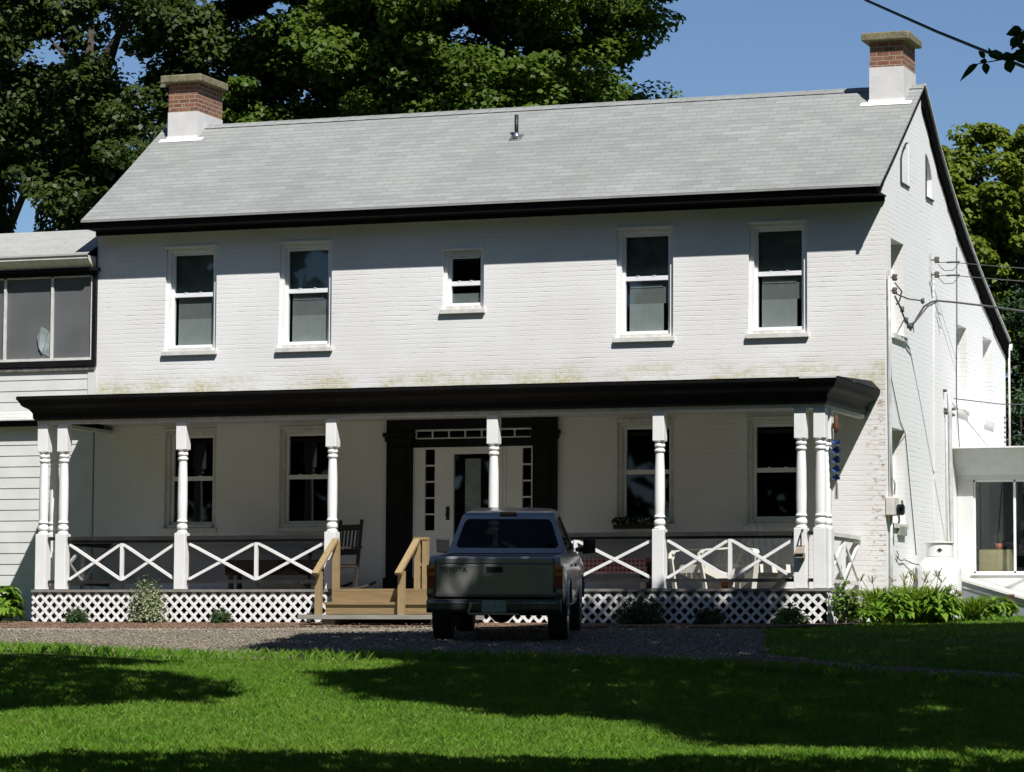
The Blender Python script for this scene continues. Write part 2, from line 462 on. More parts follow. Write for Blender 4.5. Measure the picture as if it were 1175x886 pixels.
class MB:
    def __init__(self):
        self.v = []; self.f = []; self.mi = []; self.sm = []
    def add(self, vs, fs, mi=0, smooth=False):
        b = len(self.v)
        self.v += [tuple(p) for p in vs]
        for f in fs:
            self.f.append([b + i for i in f]); self.mi.append(mi); self.sm.append(smooth)
        return self
    def box(self, x0, x1, y0, y1, z0, z1, mi=0):
        vs = [(x0, y0, z0), (x1, y0, z0), (x1, y1, z0), (x0, y1, z0), (x0, y0, z1), (x1, y0, z1), (x1, y1, z1), (x0, y1, z1)]
        fs = [(0, 3, 2, 1), (4, 5, 6, 7), (0, 1, 5, 4), (1, 2, 6, 5), (2, 3, 7, 6), (3, 0, 4, 7)]
        return self.add(vs, fs, mi)
    def bar(self, p, q, w, h, up=(0, 0, 1), mi=0):
        p = Vector(p); q = Vector(q); d = (q - p).normalized(); u = Vector(up)
        s = d.cross(u)
        if s.length < 1e-5:
            s = d.cross(Vector((0, 1, 0)))
        s.normalize(); u = s.cross(d).normalized()
        s = s * w / 2; u = u * h / 2
        vs = [p - s - u, p + s - u, p + s + u, p - s + u, q - s - u, q + s - u, q + s + u, q - s + u]
        fs = [(0, 1, 2, 3), (4, 7, 6, 5), (0, 4, 5, 1), (1, 5, 6, 2), (2, 6, 7, 3), (3, 7, 4, 0)]
        return self.add(vs, fs, mi)
    def tube(self, pts, r, n=6, mi=0, closed=True):
        pts = [Vector(p) for p in pts]
        rs = r if isinstance(r, (list, tuple)) else [r] * len(pts)
        vs = []; prev = None
        for i, p in enumerate(pts):
            d = (pts[min(i + 1, len(pts) - 1)] - pts[max(i - 1, 0)]).normalized()
            if prev is None:
                s = d.orthogonal().normalized()
            else:
                s = (prev - d * prev.dot(d))
                s = s.normalized() if s.length > 1e-6 else d.orthogonal().normalized()
            prev = s; t = d.cross(s)
            for k in range(n):
                a = 2 * math.pi * k / n
                vs.append(p + (s * math.cos(a) + t * math.sin(a)) * rs[i])
        fs = []
        for i in range(len(pts) - 1):
            for k in range(n):
                fs.append((i * n + k, i * n + (k + 1) % n, (i + 1) * n + (k + 1) % n, (i + 1) * n + k))
        if closed:
            fs.append(tuple(range(n))[::-1]); fs.append(tuple((len(pts) - 1) * n + k for k in range(n)))
        return self.add(vs, fs, mi, True)
    def lathe(self, prof, c=(0, 0, 0), axis='z', n=20, mi=0, smooth=True):
        vs = []
        for (r, h) in prof:
            for k in range(n):
                a = 2 * math.pi * k / n
                ca, sa = r * math.cos(a), r * math.sin(a)
                p = {'z': (ca, sa, h), 'x': (h, ca, sa), 'y': (ca, h, sa)}[axis]
                vs.append((p[0] + c[0], p[1] + c[1], p[2] + c[2]))
        fs = []
        for i in range(len(prof) - 1):
            for k in range(n):
                fs.append((i * n + k, i * n + (k + 1) % n, (i + 1) * n + (k + 1) % n, (i + 1) * n + k))
        fs.append(tuple(range(n))[::-1]); fs.append(tuple((len(prof) - 1) * n + k for k in range(n)))
        return self.add(vs, fs, mi, smooth)
    def prism(self, poly, axis, a0, a1, mi=0):
        """poly: 2D points; axis 'x': (y,z); 'y': (x,z); 'z': (x,y)"""
        n = len(poly)
        def P(t, q):
            return {'x': (t, q[0], q[1]), 'y': (q[0], t, q[1]), 'z': (q[0], q[1], t)}[axis]
        vs = [P(a0, q) for q in poly] + [P(a1, q) for q in poly]
        fs = [tuple(range(n)), tuple(range(2 * n - 1, n - 1, -1))]
        fs += [(i, i + n, (i + 1) % n + n, (i + 1) % n) for i in range(n)]
        return self.add(vs, fs, mi)
    def build(self, name, mats, parent=None, bevel=0.0, recalc=True, off=None):
        if not isinstance(mats, (list, tuple)):
            mats = [mats]
        o_ = Vector(off) if off is not None else (ROOT.get(parent, Vector()) if parent is not None else Vector())
        me = bpy.data.meshes.new(name)
        me.from_pydata([(p[0] - o_[0], p[1] - o_[1], p[2] - o_[2]) for p in self.v], [], self.f)
        for mm in mats:
            me.materials.append(mm)
        me.polygons.foreach_set('material_index', self.mi)
        me.polygons.foreach_set('use_smooth', self.sm)
        if recalc:
            import bmesh
            bm = bmesh.new(); bm.from_mesh(me)
            bmesh.ops.recalc_face_normals(bm, faces=bm.faces)
            bm.to_mesh(me); bm.free()
        me.update()
        ob = bpy.data.objects.new(name, me)
        link(ob, parent)
        if parent is None and off is not None:
            ob.location = off
        if bevel:
            md = ob.modifiers.new('bevel', 'BEVEL'); md.width = bevel; md.segments = 2; md.limit_method = 'ANGLE'
        return ob

def local(parent):
    """parts of this root are modelled in its own local space"""
    ROOT[parent] = Vector((0, 0, 0))

def copy_tree(o, parent=None):
    c = o.copy(); COL.objects.link(c)
    ROOT[c] = Vector()
    if parent is not None:
        c.parent = parent
    for ch in list(o.children):
        copy_tree(ch, c)
    return c

def numpy_mesh(name, verts, faces, mat, parent=None, smooth=False):
    """verts Nx3, faces FxK (uniform)"""
    me = bpy.data.meshes.new(name)
    o_ = np.array(ROOT.get(parent, Vector())) if parent is not None else np.zeros(3)
    v = (verts - o_).astype(np.float32)
    F, K = faces.shape
    me.vertices.add(len(v)); me.vertices.foreach_set('co', v.ravel())
    me.loops.add(F * K); me.loops.foreach_set('vertex_index', faces.astype(np.int32).ravel())
    me.polygons.add(F)
    me.polygons.foreach_set('loop_start', np.arange(0, F * K, K, dtype=np.int32))
    me.polygons.foreach_set('loop_total', np.full(F, K, dtype=np.int32))
    if smooth:
        me.polygons.foreach_set('use_smooth', np.ones(F, dtype=bool))
    me.materials.append(mat)
    me.update(calc_edges=True)
    ob = bpy.data.objects.new(name, me)
    link(ob, parent)
    return ob

def leaf_mesh(name, cen, nor, length, width, mat, parent=None, fold=.25):
    """one folded diamond leaf per centre"""
    n = len(cen)
    nor = nor / (np.linalg.norm(nor, axis=1, keepdims=True) + 1e-9)
    r = RNG.normal(size=(n, 3))
    d = r - nor * np.sum(r * nor, axis=1, keepdims=True)
    d /= np.linalg.norm(d, axis=1, keepdims=True) + 1e-9
    s = np.cross(nor, d)
    L = (length * RNG.uniform(.65, 1.25, n))[:, None] if np.isscalar(length) else length[:, None]
    W = L * (width / length if np.isscalar(length) else width)
    v = np.empty((n, 4, 3))
    v[:, 0] = cen - d * L * .5
    v[:, 1] = cen + s * W * .5 + nor * W * fold - d * L * .05
    v[:, 2] = cen + d * L * .5
    v[:, 3] = cen - s * W * .5 + nor * W * fold - d * L * .05
    f = np.arange(n * 4).reshape(n, 4)
    return numpy_mesh(name, v.reshape(-1, 3), f, mat, parent)

def pix(P):
    """photo pixel of world points (only used to keep off-frame canopies off frame)"""
    d = P - np.array(CAM)
    z = d @ np.array(FWD)
    return 587.5 + FPX * (d @ np.array(RGT)) / z, 443 - FPX * (d @ np.array(UPV)) / z, z

def inpoly(x, y, poly):
    x = np.asarray(x); y = np.asarray(y)
    ins = np.zeros(x.shape, bool)
    n = len(poly)
    for i in range(n):
        x0, y0 = poly[i]; x1, y1 = poly[(i + 1) % n]
        c = ((y0 > y) != (y1 > y)) & (x < (x1 - x0) * (y - y0) / (y1 - y0 + 1e-12) + x0)
        ins ^= c
    return ins

# ------------------------------------------------------------------ ground
def gz(x, y):
    x = np.clip(np.asarray(x, float), -45, 45); y = np.clip(np.asarray(y, float), -90, 40)
    dh = (x - 11.166) * (-.345) + (y + 46.505) * .9386
    plane = -.922 - 1.66 + .0444 * dh
    near = -.53 + np.where(y > -2.35, .035, .04) * (y + 2.35)
    t = np.clip((y + 9.0) / 4.5, 0, 1); t = t * t * (3 - 2 * t)
    und = .025 * np.sin(x * .9 + 1.3) * np.sin(y * .7) * (1 - t)
    return plane * (1 - t) + near * t + und
def gzf(x, y): return float(gz(x, y))

def axis_pts(lo, hi, step, far):
    a = list(np.arange(lo, hi + 1e-6, step))
    q = hi; s = step
    while q < far:
        s *= 1.6; q += s; a.append(q)
    q = lo; s = step
    while q > -far:
        s *= 1.6; q -= s; a.insert(0, q)
    return np.array(a)
gx = axis_pts(-24, 18, .5, 2500); gy = axis_pts(-48, 12, .5, 2500)
X, Y = np.meshgrid(gx, gy)
V = np.stack([X, Y, gz(X, Y)], -1).reshape(-1, 3)
nx, ny = len(gx), len(gy)
idx = np.arange(nx * ny).reshape(ny, nx)
F = np.stack([idx[:-1, :-1], idx[:-1, 1:], idx[1:, 1:], idx[1:, :-1]], -1).reshape(-1, 4)
o = numpy_mesh("ground", V, F, M['ground'], smooth=True)
setp(o, "sloping green lawn ground around the white house", "ground", kind='structure')

def rough_poly(poly, step=.25, amp=.12):
    out = []
    n = len(poly)
    for i in range(n):
        a = np.array(poly[i]); b = np.array(poly[(i + 1) % n])
        k = max(1, int(np.linalg.norm(b - a) / step))
        for j in range(k):
            p = a + (b - a) * j / k
            out.append((p[0] + random.uniform(-amp, amp), p[1] + random.uniform(-amp, amp)))
    return out

def sheet(name, poly, mat, dz, label, cat, step=.5, amp=.12, mound=0.0):
    bp = rough_poly(poly, .25, amp)
    xs = [p[0] for p in bp]; ys = [p[1] for p in bp]
    GX, GY = np.meshgrid(np.arange(min(xs), max(xs), step), np.arange(min(ys), max(ys), step))
    GX = GX.ravel(); GY = GY.ravel()
    k = inpoly(GX, GY, bp)
    pts = [Vector(p) for p in bp] + [Vector((a, b)) for a, b in zip(GX[k], GY[k])]
    res = delaunay_2d_cdt(pts, [], [list(range(len(bp)))], 1, 1e-5)
    vv = np.array([(p.x, p.y, gzf(p.x, p.y) + dz) for p in res[0]])
    tri = np.array([f for f in res[2] if len(f) == 3])
    ob = numpy_mesh(name, vv, tri, mat, smooth=True)
    return setp(ob, label, cat, kind='structure')

GL = [(-40, -16.5), (-20, -14.6), (-8.6, -14.24), (-6.95, -14.14), (-5.39, -14.55), (-4.52, -14.58), (-2.65, -14.08), (-1.27, -13.6), (.38, -14.08), (2.67, -14.6), (5.16, -16.2), (7.18, -17.3), (14, -20.5), (24, -24)]
GU = [(24, -21.5), (14, -18.2), (6.88, -15.0), (4.74, -13.85), (2.82, -13.0), (1.11, -10.6), (-.1, -6.4), (-.6, -4.5), (-1.2, -4.0)]
GRAVEL = GL + GU + [(-3, -4.05), (-8, -4.3), (-13.5, -4.6), (-20, -5.2), (-40, -6)]
MULCH = [(-14.9, -5.9), (-13.5, -5.7), (-11, -5.9), (-8.4, -5.2), (-7.6, -4.2), (-3, -4.0), (-1.2, -4.15), (-.2, -3.3), (.1, -2.2), (-14.6, -2.2)]
sheet("gravel_drive", GRAVEL, M['gravel'], .012, "grey gravel driveway crossing in front of the porch", "driveway", .6, .1)
sheet("mulch_bed", MULCH, M['mulch'], .03, "strip of reddish brown mulch along the porch lattice", "mulch bed", .4, .12)

# ------------------------------------------------------------------ farmhouse
HX0, HX1, HD = -13.18, 0.0, 9.0
RP = [(-.52, 6.03), (.0, 6.36), (.55, 6.72), (1.5, 7.36), (2.47, 8.02), (3.02, 7.61), (3.57, 7.18), (4.3, 6.72), (4.99, 6.33), (5.9, 5.88), (6.83, 5.46), (7.9, 5.03), (9.1, 4.58)]
def roofz(y):
    return float(np.interp(y, [p[0] for p in RP], [p[1] for p in RP]))

house = empty("farmhouse", (-6.6, 4.5, -.5), "two-storey white painted brick farmhouse with grey shingle roof and long front porch", "house")

front_holes = []          # (x0,x1,z0,z1)
UP = [(-11.485, 3.90, 5.58), (-9.461, 3.90, 5.58), (-3.77, 3.90, 5.58), (-1.655, 3.90, 5.58)]
LOW = [(-11.45, 1.03, 2.60), (-9.42, 1.03, 2.60), (-3.75, 1.03, 2.60), (-1.68, 1.03, 2.60)]
for (cx, z0, z1) in UP + LOW:
    front_holes.append((cx - .46, cx + .46, z0, z1))
front_holes.append((-7.10, -6.41, 4.43, 5.36))
front_holes.append((-7.57, -5.56, 0.0, 2.54))

def wall_cells(mb, u0, u1, z0, ztop, holes, place, extra_u=(), mi=0):
    """holes: list of (u0,u1, zb, zt0, zt1) trapezoids; place(u,z,depth)->xyz"""
    us = sorted(set([u0, u1] + list(extra_u) + [h[0] for h in holes] + [h[1] for h in holes]))
    us = [u for u in us if u0 - 1e-6 <= u <= u1 + 1e-6]
    for a, b in zip(us[:-1], us[1:]):
        mid = (a + b) / 2
        hs = sorted([h for h in holes if h[0] < mid < h[1]], key=lambda h: h[2])
        lo = (z0, z0)
        for h in hs:
            t = lambda u: h[3] + (h[4] - h[3]) * (u - h[0]) / (h[1] - h[0])
            mb.add([place(a, lo[0], 0), place(b, lo[1], 0), place(b, h[2], 0), place(a, h[2], 0)], [(0, 1, 2, 3)], mi)
            lo = (t(a), t(b))
        mb.add([place(a, lo[0], 0), place(b, lo[1], 0), place(b, ztop(b), 0), place(a, ztop(a), 0)], [(0, 1, 2, 3)], mi)

def reveals(mb, h, place, dep, mi=0, sides='lrtb', back=None):
    a, b, z0, t0, t1 = h
    if 'b' in sides: mb.add([place(a, z0, 0), place(b, z0, 0), place(b, z0, dep), place(a, z0, dep)], [(0, 1, 2, 3)], mi)
    if 't' in sides: mb.add([place(a, t0, 0), place(b, t1, 0), place(b, t1, dep), place(a, t0, dep)], [(3, 2, 1, 0)], mi)
    if 'l' in sides: mb.add([place(a, z0, 0), place(a, z0, dep), place(a, t0, dep), place(a, t0, 0)], [(0, 1, 2, 3)], mi)
    if 'r' in sides: mb.add([place(b, z0, 0), place(b, t1, 0), place(b, t1, dep), place(b, z0, dep)], [(0, 1, 2, 3)], mi)
    if back is not None: mb.add([place(a, z0, dep), place(b, z0, dep), place(b, t1, dep), place(a, t0, dep)], [(0, 1, 2, 3)], back)

wm = MB()
fp = lambda u, z, d: (u, d, z)
wall_cells(wm, HX0, HX1, -.8, lambda u: 6.3, [(a, b, z0, z1, z1) for a, b, z0, z1 in front_holes], fp)
for (a, b, z0, z1) in front_holes:
    reveals(wm, (a, b, z0, z1, z1), fp, .235)
# near-black boxes whose colour stands in for unlit rooms behind the openings
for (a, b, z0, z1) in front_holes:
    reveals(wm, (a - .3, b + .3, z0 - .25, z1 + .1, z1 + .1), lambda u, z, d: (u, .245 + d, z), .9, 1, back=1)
gp = lambda u, z, d: (-d, u, z)
GH = [(.40, 1.24, 3.90, 5.335, 5.335), (.43, 1.27, 1.04, 2.47, 2.47), (5.0, 5.77, 3.10, 4.485, 4.485), (7.08, 7.85, 3.05, 4.475, 4.475)]
arc = []
def qarc(y0, y1, zb, zt, rise, left):
    n = 6; out = []
    for i in range(n):
        a = y0 + (y1 - y0) * i / n; b = y0 + (y1 - y0) * (i + 1) / n
        def tz(u):
            s = (u - y0) / (y1 - y0)
            s = s if left else 1 - s
            return zt - rise * (1 - math.sin(math.pi / 2 * s) ** .8)
        out.append((a, b, zb, tz(a), tz(b)))
    return out
AL = qarc(1.05, 1.62, 6.275, 6.97, .34, True)
AR = qarc(2.78, 3.24, 6.285, 6.98, .36, False)
wall_cells(wm, 0.0, HD, -.8, lambda u: roofz(u) - .05, GH + AL + AR, gp, [p[0] for p in RP])
for h in GH:
    reveals(wm, h, gp, .235)
for h in AL:
    reveals(wm, h, gp, .008, 0, 'tb', back=0)
reveals(wm, AL[0], gp, .008, 0, 'l'); reveals(wm, AL[-1], gp, .008, 0, 'r')
for h in AR:
    reveals(wm, h, gp, .20, 0, 'tb', back=0)
reveals(wm, AR[0], gp, .20, 0, 'l'); reveals(wm, AR[-1], gp, .20, 0, 'r')
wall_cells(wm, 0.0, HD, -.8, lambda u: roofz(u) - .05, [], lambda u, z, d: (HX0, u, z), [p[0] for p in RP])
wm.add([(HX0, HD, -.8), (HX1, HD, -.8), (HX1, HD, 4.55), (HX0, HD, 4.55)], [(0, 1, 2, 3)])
wm.build("wall", [M['brick'], M['dark_backing']], house, recalc=False)

# black strips painted as the shadow line around the bricked-up attic niche
nb = MB()
nb.box(-.006, .02, 1.03, 1.075, 6.27, 6.64); nb.box(-.006, .022, 1.03, 1.60, 6.25, 6.28)
for h in AL[:4]:
    nb.bar((.005, h[0], h[3] + .005), (.005, h[1], h[4] + .005), .024, .035, (1, 0, 0))
nb.build("attic_niche_shadow_line", M['rail_black'], house)
nb = MB(); nb.box(.004, .03, 2.76, 3.26, 6.262, 6.29); nb.box(-.1, .018, 2.77, 2.795, 6.29, 6.95)
nb.build("attic_niche_sill", M['rail_black'], house)

# roof
rm = MB()
rx0, rx1 = HX0 - .05, HX1 + .06
for (a, b) in zip(RP[:-1], RP[1:]):
    rm.add([(rx0, a[0], a[1]), (rx1, a[0], a[1]), (rx1, b[0], b[1]), (rx0, b[0], b[1])], [(0, 1, 2, 3)])
    rm.add([(rx0, a[0], a[1] - .035), (rx1, a[0], a[1] - .035), (rx1, b[0], b[1] - .035), (rx0, b[0], b[1] - .035)], [(3, 2, 1, 0)])
    rm.add([(rx1, a[0], a[1] - .035), (rx1, b[0], b[1] - .035), (rx1, b[0], b[1]), (rx1, a[0], a[1])], [(0, 1, 2, 3)])
    rm.add([(rx0, a[0], a[1] - .035), (rx0, b[0], b[1] - .035), (rx0, b[0], b[1]), (rx0, a[0], a[1])], [(3, 2, 1, 0)])
rm.add([(rx0, RP[0][0], RP[0][1] - .035), (rx1, RP[0][0], RP[0][1] - .035), (rx1, RP[0][0], RP[0][1]), (rx0, RP[0][0], RP[0][1])], [(0, 1, 2, 3)])
roof = rm.build("roof", M['shingle'], house, recalc=False)
# ridge caps
rc = MB()
xk = rx0
while xk < rx1 - .05:
    x2 = min(xk + .3, rx1)
    for s, (yy, zz) in ((-1, (2.33, 7.925)), (1, (2.60, 7.92))):
        rc.add([(xk, 2.47, 8.030), (x2, 2.47, 8.034), (x2, yy, zz + .020), (xk, yy, zz + .016)], [(0, 1, 2, 3)])
    xk = x2
rc.build("ridge_cap", M['shingle'], roof)

et = MB()
et.box(HX0 - .02, HX1 + .03, -.46, -.42, 5.885, 6.03)
et.box(HX0 - .02, HX1 + .03, -.42, -.003, 5.90, 5.925)
et.box(HX0 - .02, HX1 + .012, -.05, -.004, 5.835, 5.90)
et.build("eave_board", M['black'], house)
gb = MB()
for (a, b) in zip(RP[:4], RP[1:5]):
    gb.add([(.004, a[0], a[1] - .11), (.05, a[0], a[1] - .11), (.05, b[0], b[1] - .11), (.004, b[0], b[1] - .11), (.004, a[0], a[1] - .036), (.05, a[0], a[1] - .036), (.05, b[0], b[1] - .036), (.004, b[0], b[1] - .036)],
           [(0, 1, 2, 3), (1, 5, 6, 2), (0, 3, 7, 4), (0, 4, 5, 1), (3, 2, 6, 7)])
for (a, b) in zip(RP[4:-1], RP[5:]):
    w = .36
    gb.add([(.004, a[0], a[1] - w), (.05, a[0], a[1] - w), (.05, b[0], b[1] - w + .05), (.004, b[0], b[1] - w + .05), (.004, a[0], a[1] - .036), (.05, a[0], a[1] - .036), (.05, b[0], b[1] - .036), (.004, b[0], b[1] - .036)],
           [(0, 1, 2, 3), (1, 5, 6, 2), (0, 3, 7, 4), (0, 4, 5, 1), (3, 2, 6, 7)])
gb.build("gable_board", simple("matte_black_paint", (.006, .0055, .006), 1.0, spec=.0), house)
ge = MB()
for (a, b) in zip(RP[4:-1], RP[5:]):
    ge.bar((.072, a[0], a[1] + .004), (.072, b[0], b[1] + .004), .022, .03)
ge.build("drip_edge", M['grey'], roof)
gt = MB()
gt.tube([(HX0, 9.16, 4.47), (.09, 9.16, 4.47)], .065, 10)
gt.build("rear_gutter", M['white'], house)
dn = MB(); dn.tube([(.05, 9.08, 4.45), (.05, 9.08, 2.5)], .02, 8)
dn.build("downspout", M['oldwhite'], house)
for i in range(9):
    MB().box(.003, .010, 8.84, 8.94, 2.52 + i * .085, 2.545 + i * .085).build("mortar_gap", M['greywire'], house)

# chimneys
def chimney(x0, x1, y0, y1, zw, ztop):
    c = MB()
    zb = roofz(y0) - .05
    c.prism([(y0, zb), (y0, zw), (y1, zw), (y1, roofz(y1) - .05), (2.47, 7.9)], 'x', x0, x1, 0)
    ob = c.build("chimney", [M['stucco']], house)
    b = MB(); b.box(x0 + .008, x1 - .008, y0 + .008, y1 - .008, zw, ztop - .13)
    b.build("brick_shaft", M['redbrick'], ob)
    k = MB()
    n = 5
    k.box(x0 - .105, x1 + .105, y0 - .105, y1 + .0, ztop - .13, ztop)
    kk = k.build("cap", M['concrete'], ob, bevel=.02)
    fl = MB()
    s = .645
    yb = y0 - .10
    fl.add([(x0 - .13, yb, roofz(yb) + .012), (x1 + .13, yb, roofz(yb) + .012), (x1 + .13, y0 + .0, roofz(y0) + .014), (x0 - .13, y0 + .0, roofz(y0) + .014)], [(0, 1, 2, 3)])
    fl.box(x0 - .015, x1 + .015, y0 - .016, y0 - .002, roofz(y0) - .0, roofz(y0) + .05)
    fl.build("flashing", M['flash'], ob)
    return ob
chimney(-.71, -.155, 1.98, 2.8, 8.25, 8.79)
chimney(-12.96, -12.405, 2.05, 3.05, 8.20, 8.83)
vp = MB()
vp.tube([(-6.43, 1.5, 7.3), (-6.43, 1.5, 7.73)], .033, 10)
vpo = vp.build("vent_pipe", M['blackplastic'], house)
vf = MB(); vf.add([(-6.53, 1.40, roofz(1.40) + .008), (-6.33, 1.40, roofz(1.40) + .008), (-6.33, 1.58, roofz(1.58) + .008), (-6.53, 1.58, roofz(1.58) + .008)], [(0, 1, 2, 3)])
vf.lathe([(.07, 7.34), (.06, 7.39), (.036, 7.44)], (-6.43, 1.5, 0), n=10)
vf.build("pipe_flashing", M['steel'], vpo)

# windows on the front
def sash_window(cx, hw, z0, z1, mid, kind):
    """opening cx+-hw, z0 (top of sill) .. z1; kind 'up','low','small'"""
    f = MB()
    t = .055 if kind == 'small' else .07
    # casing flush with brick, slightly proud
    f.box(cx - hw + .001, cx - hw + t, .058, .17, z0, z1)
    f.box(cx + hw - t, cx + hw - .001, .058, .17, z0, z1)
    f.box(cx - hw + t, cx + hw - t, .058, .17, z1 - t * .9, z1 - .001)
    f.box(cx - hw - .005, cx + hw + .005, -.03, -.001, z1 + .002, z1 + .045)
    w = f.build("window", M['white'] if kind != 'low' else M['oldwhite'], house, bevel=.006)
    s = MB(); s.box(cx - hw - .03, cx + hw + .03, -.06, .12, z0 - .075, z0 - .002)
    s.box(cx - hw + t, cx + hw - t, -.02, .1, z0, z0 + .05)
    s.build("sill", M['oldwhite'], w, bevel=.006)
    zi0 = z0 + .05; zi1 = z1 - t * .9
    xi = hw - t
    g = .045
    fr = MB()
    yo = .115
    # vinyl frame
    fr.box(cx - xi, cx - xi + g, yo, yo + .07, zi0, zi1)
    fr.box(cx + xi - g, cx + xi, yo, yo + .07, zi0, zi1)
    fr.box(cx - xi + g, cx + xi - g, yo, yo + .07, zi1 - g, zi1)
    fr.box(cx - xi + g, cx + xi - g, yo, yo + .07, zi0, zi0 + g * 1.2)
    fr.box(cx - xi + g, cx + xi - g, yo + .005, yo + .06, mid - .035, mid + .035)
    for lx in (-.15, .12):
        fr.box(cx + lx * xi / .4 - .02, cx + lx * xi / .4 + .02, yo - .004, yo + .03, mid + .035, mid + .047)
    fr.build("sash", M['vinyl'], w, bevel=.004)
    p = MB()
    p.box(cx - xi + g, cx + xi - g, yo + .05, yo + .054, mid + .035, zi1 - g)
    p.box(cx - xi + g, cx + xi - g, yo + .034, yo + .038, zi0 + g * 1.2, mid - .035)
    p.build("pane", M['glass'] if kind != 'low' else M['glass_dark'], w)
    return w, (cx - xi + g, cx + xi - g, zi0 + g * 1.2, mid - .035, zi1 - g, yo)
def curtain(w, x0, x1, z0, z1, y, mat, name="blind"):
    c = MB(); n = 9
    vs = []; 
    for i in range(n + 1):
        u = x0 + (x1 - x0) * i / n
        yy = y + (.0015 if i % 2 else 0)
        vs += [(u, yy, z0), (u, yy, z1)]
    c.add(vs, [(2 * i, 2 * i + 2, 2 * i + 3, 2 * i + 1) for i in range(n)])
    return c.build(name, mat, w)
for i, (cx, z0, z1) in enumerate(UP):
    w, (a, b, zb, zm, zt, yo) = sash_window(cx, .46, z0, z1, 4.82, 'up')
    curtain(w, a + .05, b - (.0 if i < 2 else .09), zb, zb + .43, yo + .062, M['blind'], "blind")
    curtain(w, a + .05, b, zb + .43, zm, yo + .066, M['blind2'], "insect_screen")
    curtain(w, a, b, zm + .08, zt, yo + .09, M['pane_tone'], "pane_tone_sheet")  # sheet added only to tone the upper pane
    if i >= 1:
        rb = MB(); rb.box(a + .06, b - .1, yo + .058, yo + .062, zm - .1, zm - .055)
        rb.build("blind_rail", M['blind'], w)
for i, (cx, z0, z1) in enumerate(LOW):
    w, (a, b, zb, zm, zt, yo) = sash_window(cx, .46, z0, z1, 1.835, 'low')
    curtain(w, a, b, zb, zm, yo + .064, M['lowscreen'], "insect_screen")
    if i == 0:
        c = MB()
        c.add([(b - .02, yo + .1, 2.5), (b - .24, yo + .1, 2.5), (b - .2, yo + .1, 2.15), (b - .27, yo + .1, 1.9), (b - .02, yo + .1, 1.87)], [(0, 1, 2, 3, 4)])
        c.build("curtain", M['curtain'], w)
w, (a, b, zb, zm, zt, yo) = sash_window(-6.755, .345, 4.43, 5.36, 4.845, 'small')
curtain(w, a, b, zb, zb + .16, yo + .064, M['blind2'], "blind")
il = MB()
il.box(-7.0, -6.51, .015, .08, 5.235, 5.265)
il.build("inner_head", M['oldwhite'], w)

# gable windows
for (a, b, z0, t, _) in GH:
    f = MB()
    X1 = -.19
    for (p, q, r, s) in ((a, a + .06, z0, t), (b - .06, b, z0, t), (a + .06, b - .06, z0, z0 + .07), (a + .06, b - .06, t - .06, t), (a + .06, b - .06, (z0 + t) / 2 - .03, (z0 + t) / 2 + .03)):
        f.box(X1 - .05, X1, p, q, r, s)
    w = f.build("window", M['vinyl'], house)
    p = MB(); p.box(X1 - .03, X1 - .025, a + .06, b - .06, z0 + .07, t - .06)
    p.build("pane", M['glass_dark'], w)
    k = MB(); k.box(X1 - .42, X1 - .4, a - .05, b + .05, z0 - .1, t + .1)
    k.build("room_dark_sheet", M['dark_backing'], w)  # dark sheet in place of the unlit room
    s = MB(); s.box(-.1, .045, a + .02, b + .05, z0 - .075, z0 - .003)
    s.build("sill", M['oldwhite'], w)

# front door
db = MB()
db.box(-8.0, -7.575, -.09, .05, 0.0, 2.9)
db.box(-5.555, -5.17, -.09, .05, 0.0, 2.9)
db.box(-7.575, -5.555, -.085, .05, 2.545, 2.9)
db.box(-7.575, -5.555, -.04, .05, 2.265, 2.39)
for (xa, xb) in ((-8.0, -7.575), (-5.555, -5.17)):
    db.box(xa - .05, xb + .05, -.13, -.0, 2.43, 2.50)
    db.box(xa - .025, xb + .025, -.11, -.0, 2.36, 2.43)
    db.box(xa - .03, xb + .03, -.12, -.0, 0.0, .22)
    db.box(xa + .08, xb - .08, -.105, -.08, .32, 2.28)
db.build("door_surround", M['black'], house, bevel=.006)
tr = MB()
tx0, tx1 = -7.52, -5.60
tr.box(tx0, tx1, -.03, .03, 2.515, 2.54); tr.box(tx0, tx1, -.03, .03, 2.392, 2.41)
for i in range(8):
    xx = tx0 + (tx1 - tx0) * i / 7
    tr.box(xx - .009, xx + .009, -.028, .03, 2.41, 2.515)
tro = tr.build("transom", M['white'], house)
tp = MB(); tp.box(tx0, tx1, .0, .004, 2.41, 2.515); tp.build("pane", M['glass_dark'], tro)
for (x0, x1, pa, pb) in ((-7.57, -7.02, -7.37, -7.205), (-6.07, -5.56, -5.745, -5.60)):
    s = MB()
    s.box(x0, pa, -.02, .05, 0, 2.262); s.box(pb, x1, -.02, .05, 0, 2.262)
    s.box(pa, pb, -.02, .05, 0, .96); s.box(pa, pb, -.02, .05, 2.23, 2.262)
    for i in range(1, 5):
        zz = .96 + (2.23 - .96) * i / 5
        s.box(pa, pb, -.015, .045, zz - .013, zz + .013)
    s.box(x0 + .03, x0 + .06, -.032, -.018, .05, 2.2)
    so_ = s.build("sidelight", M['white'], house, bevel=.004)
    p = MB(); p.box(pa, pb, .02, .024, .96, 2.23); p.build("pane", M['glass_dark'], so_)
d = MB()
d.box(-7.02, -6.885, -.035, .04, 0, 2.26); d.box(-6.19, -6.07, -.035, .04, 0, 2.26)
d.box(-6.885, -6.19, -.035, .04, 2.15, 2.26); d.box(-6.885, -6.19, -.035, .04, 0, .25)
do = d.build("door", M['white'], house, bevel=.006)
p = MB(); p.box(-6.885, -6.19, -.005, -.001, .25, 2.15); p.build("pane", M['glass'], do)
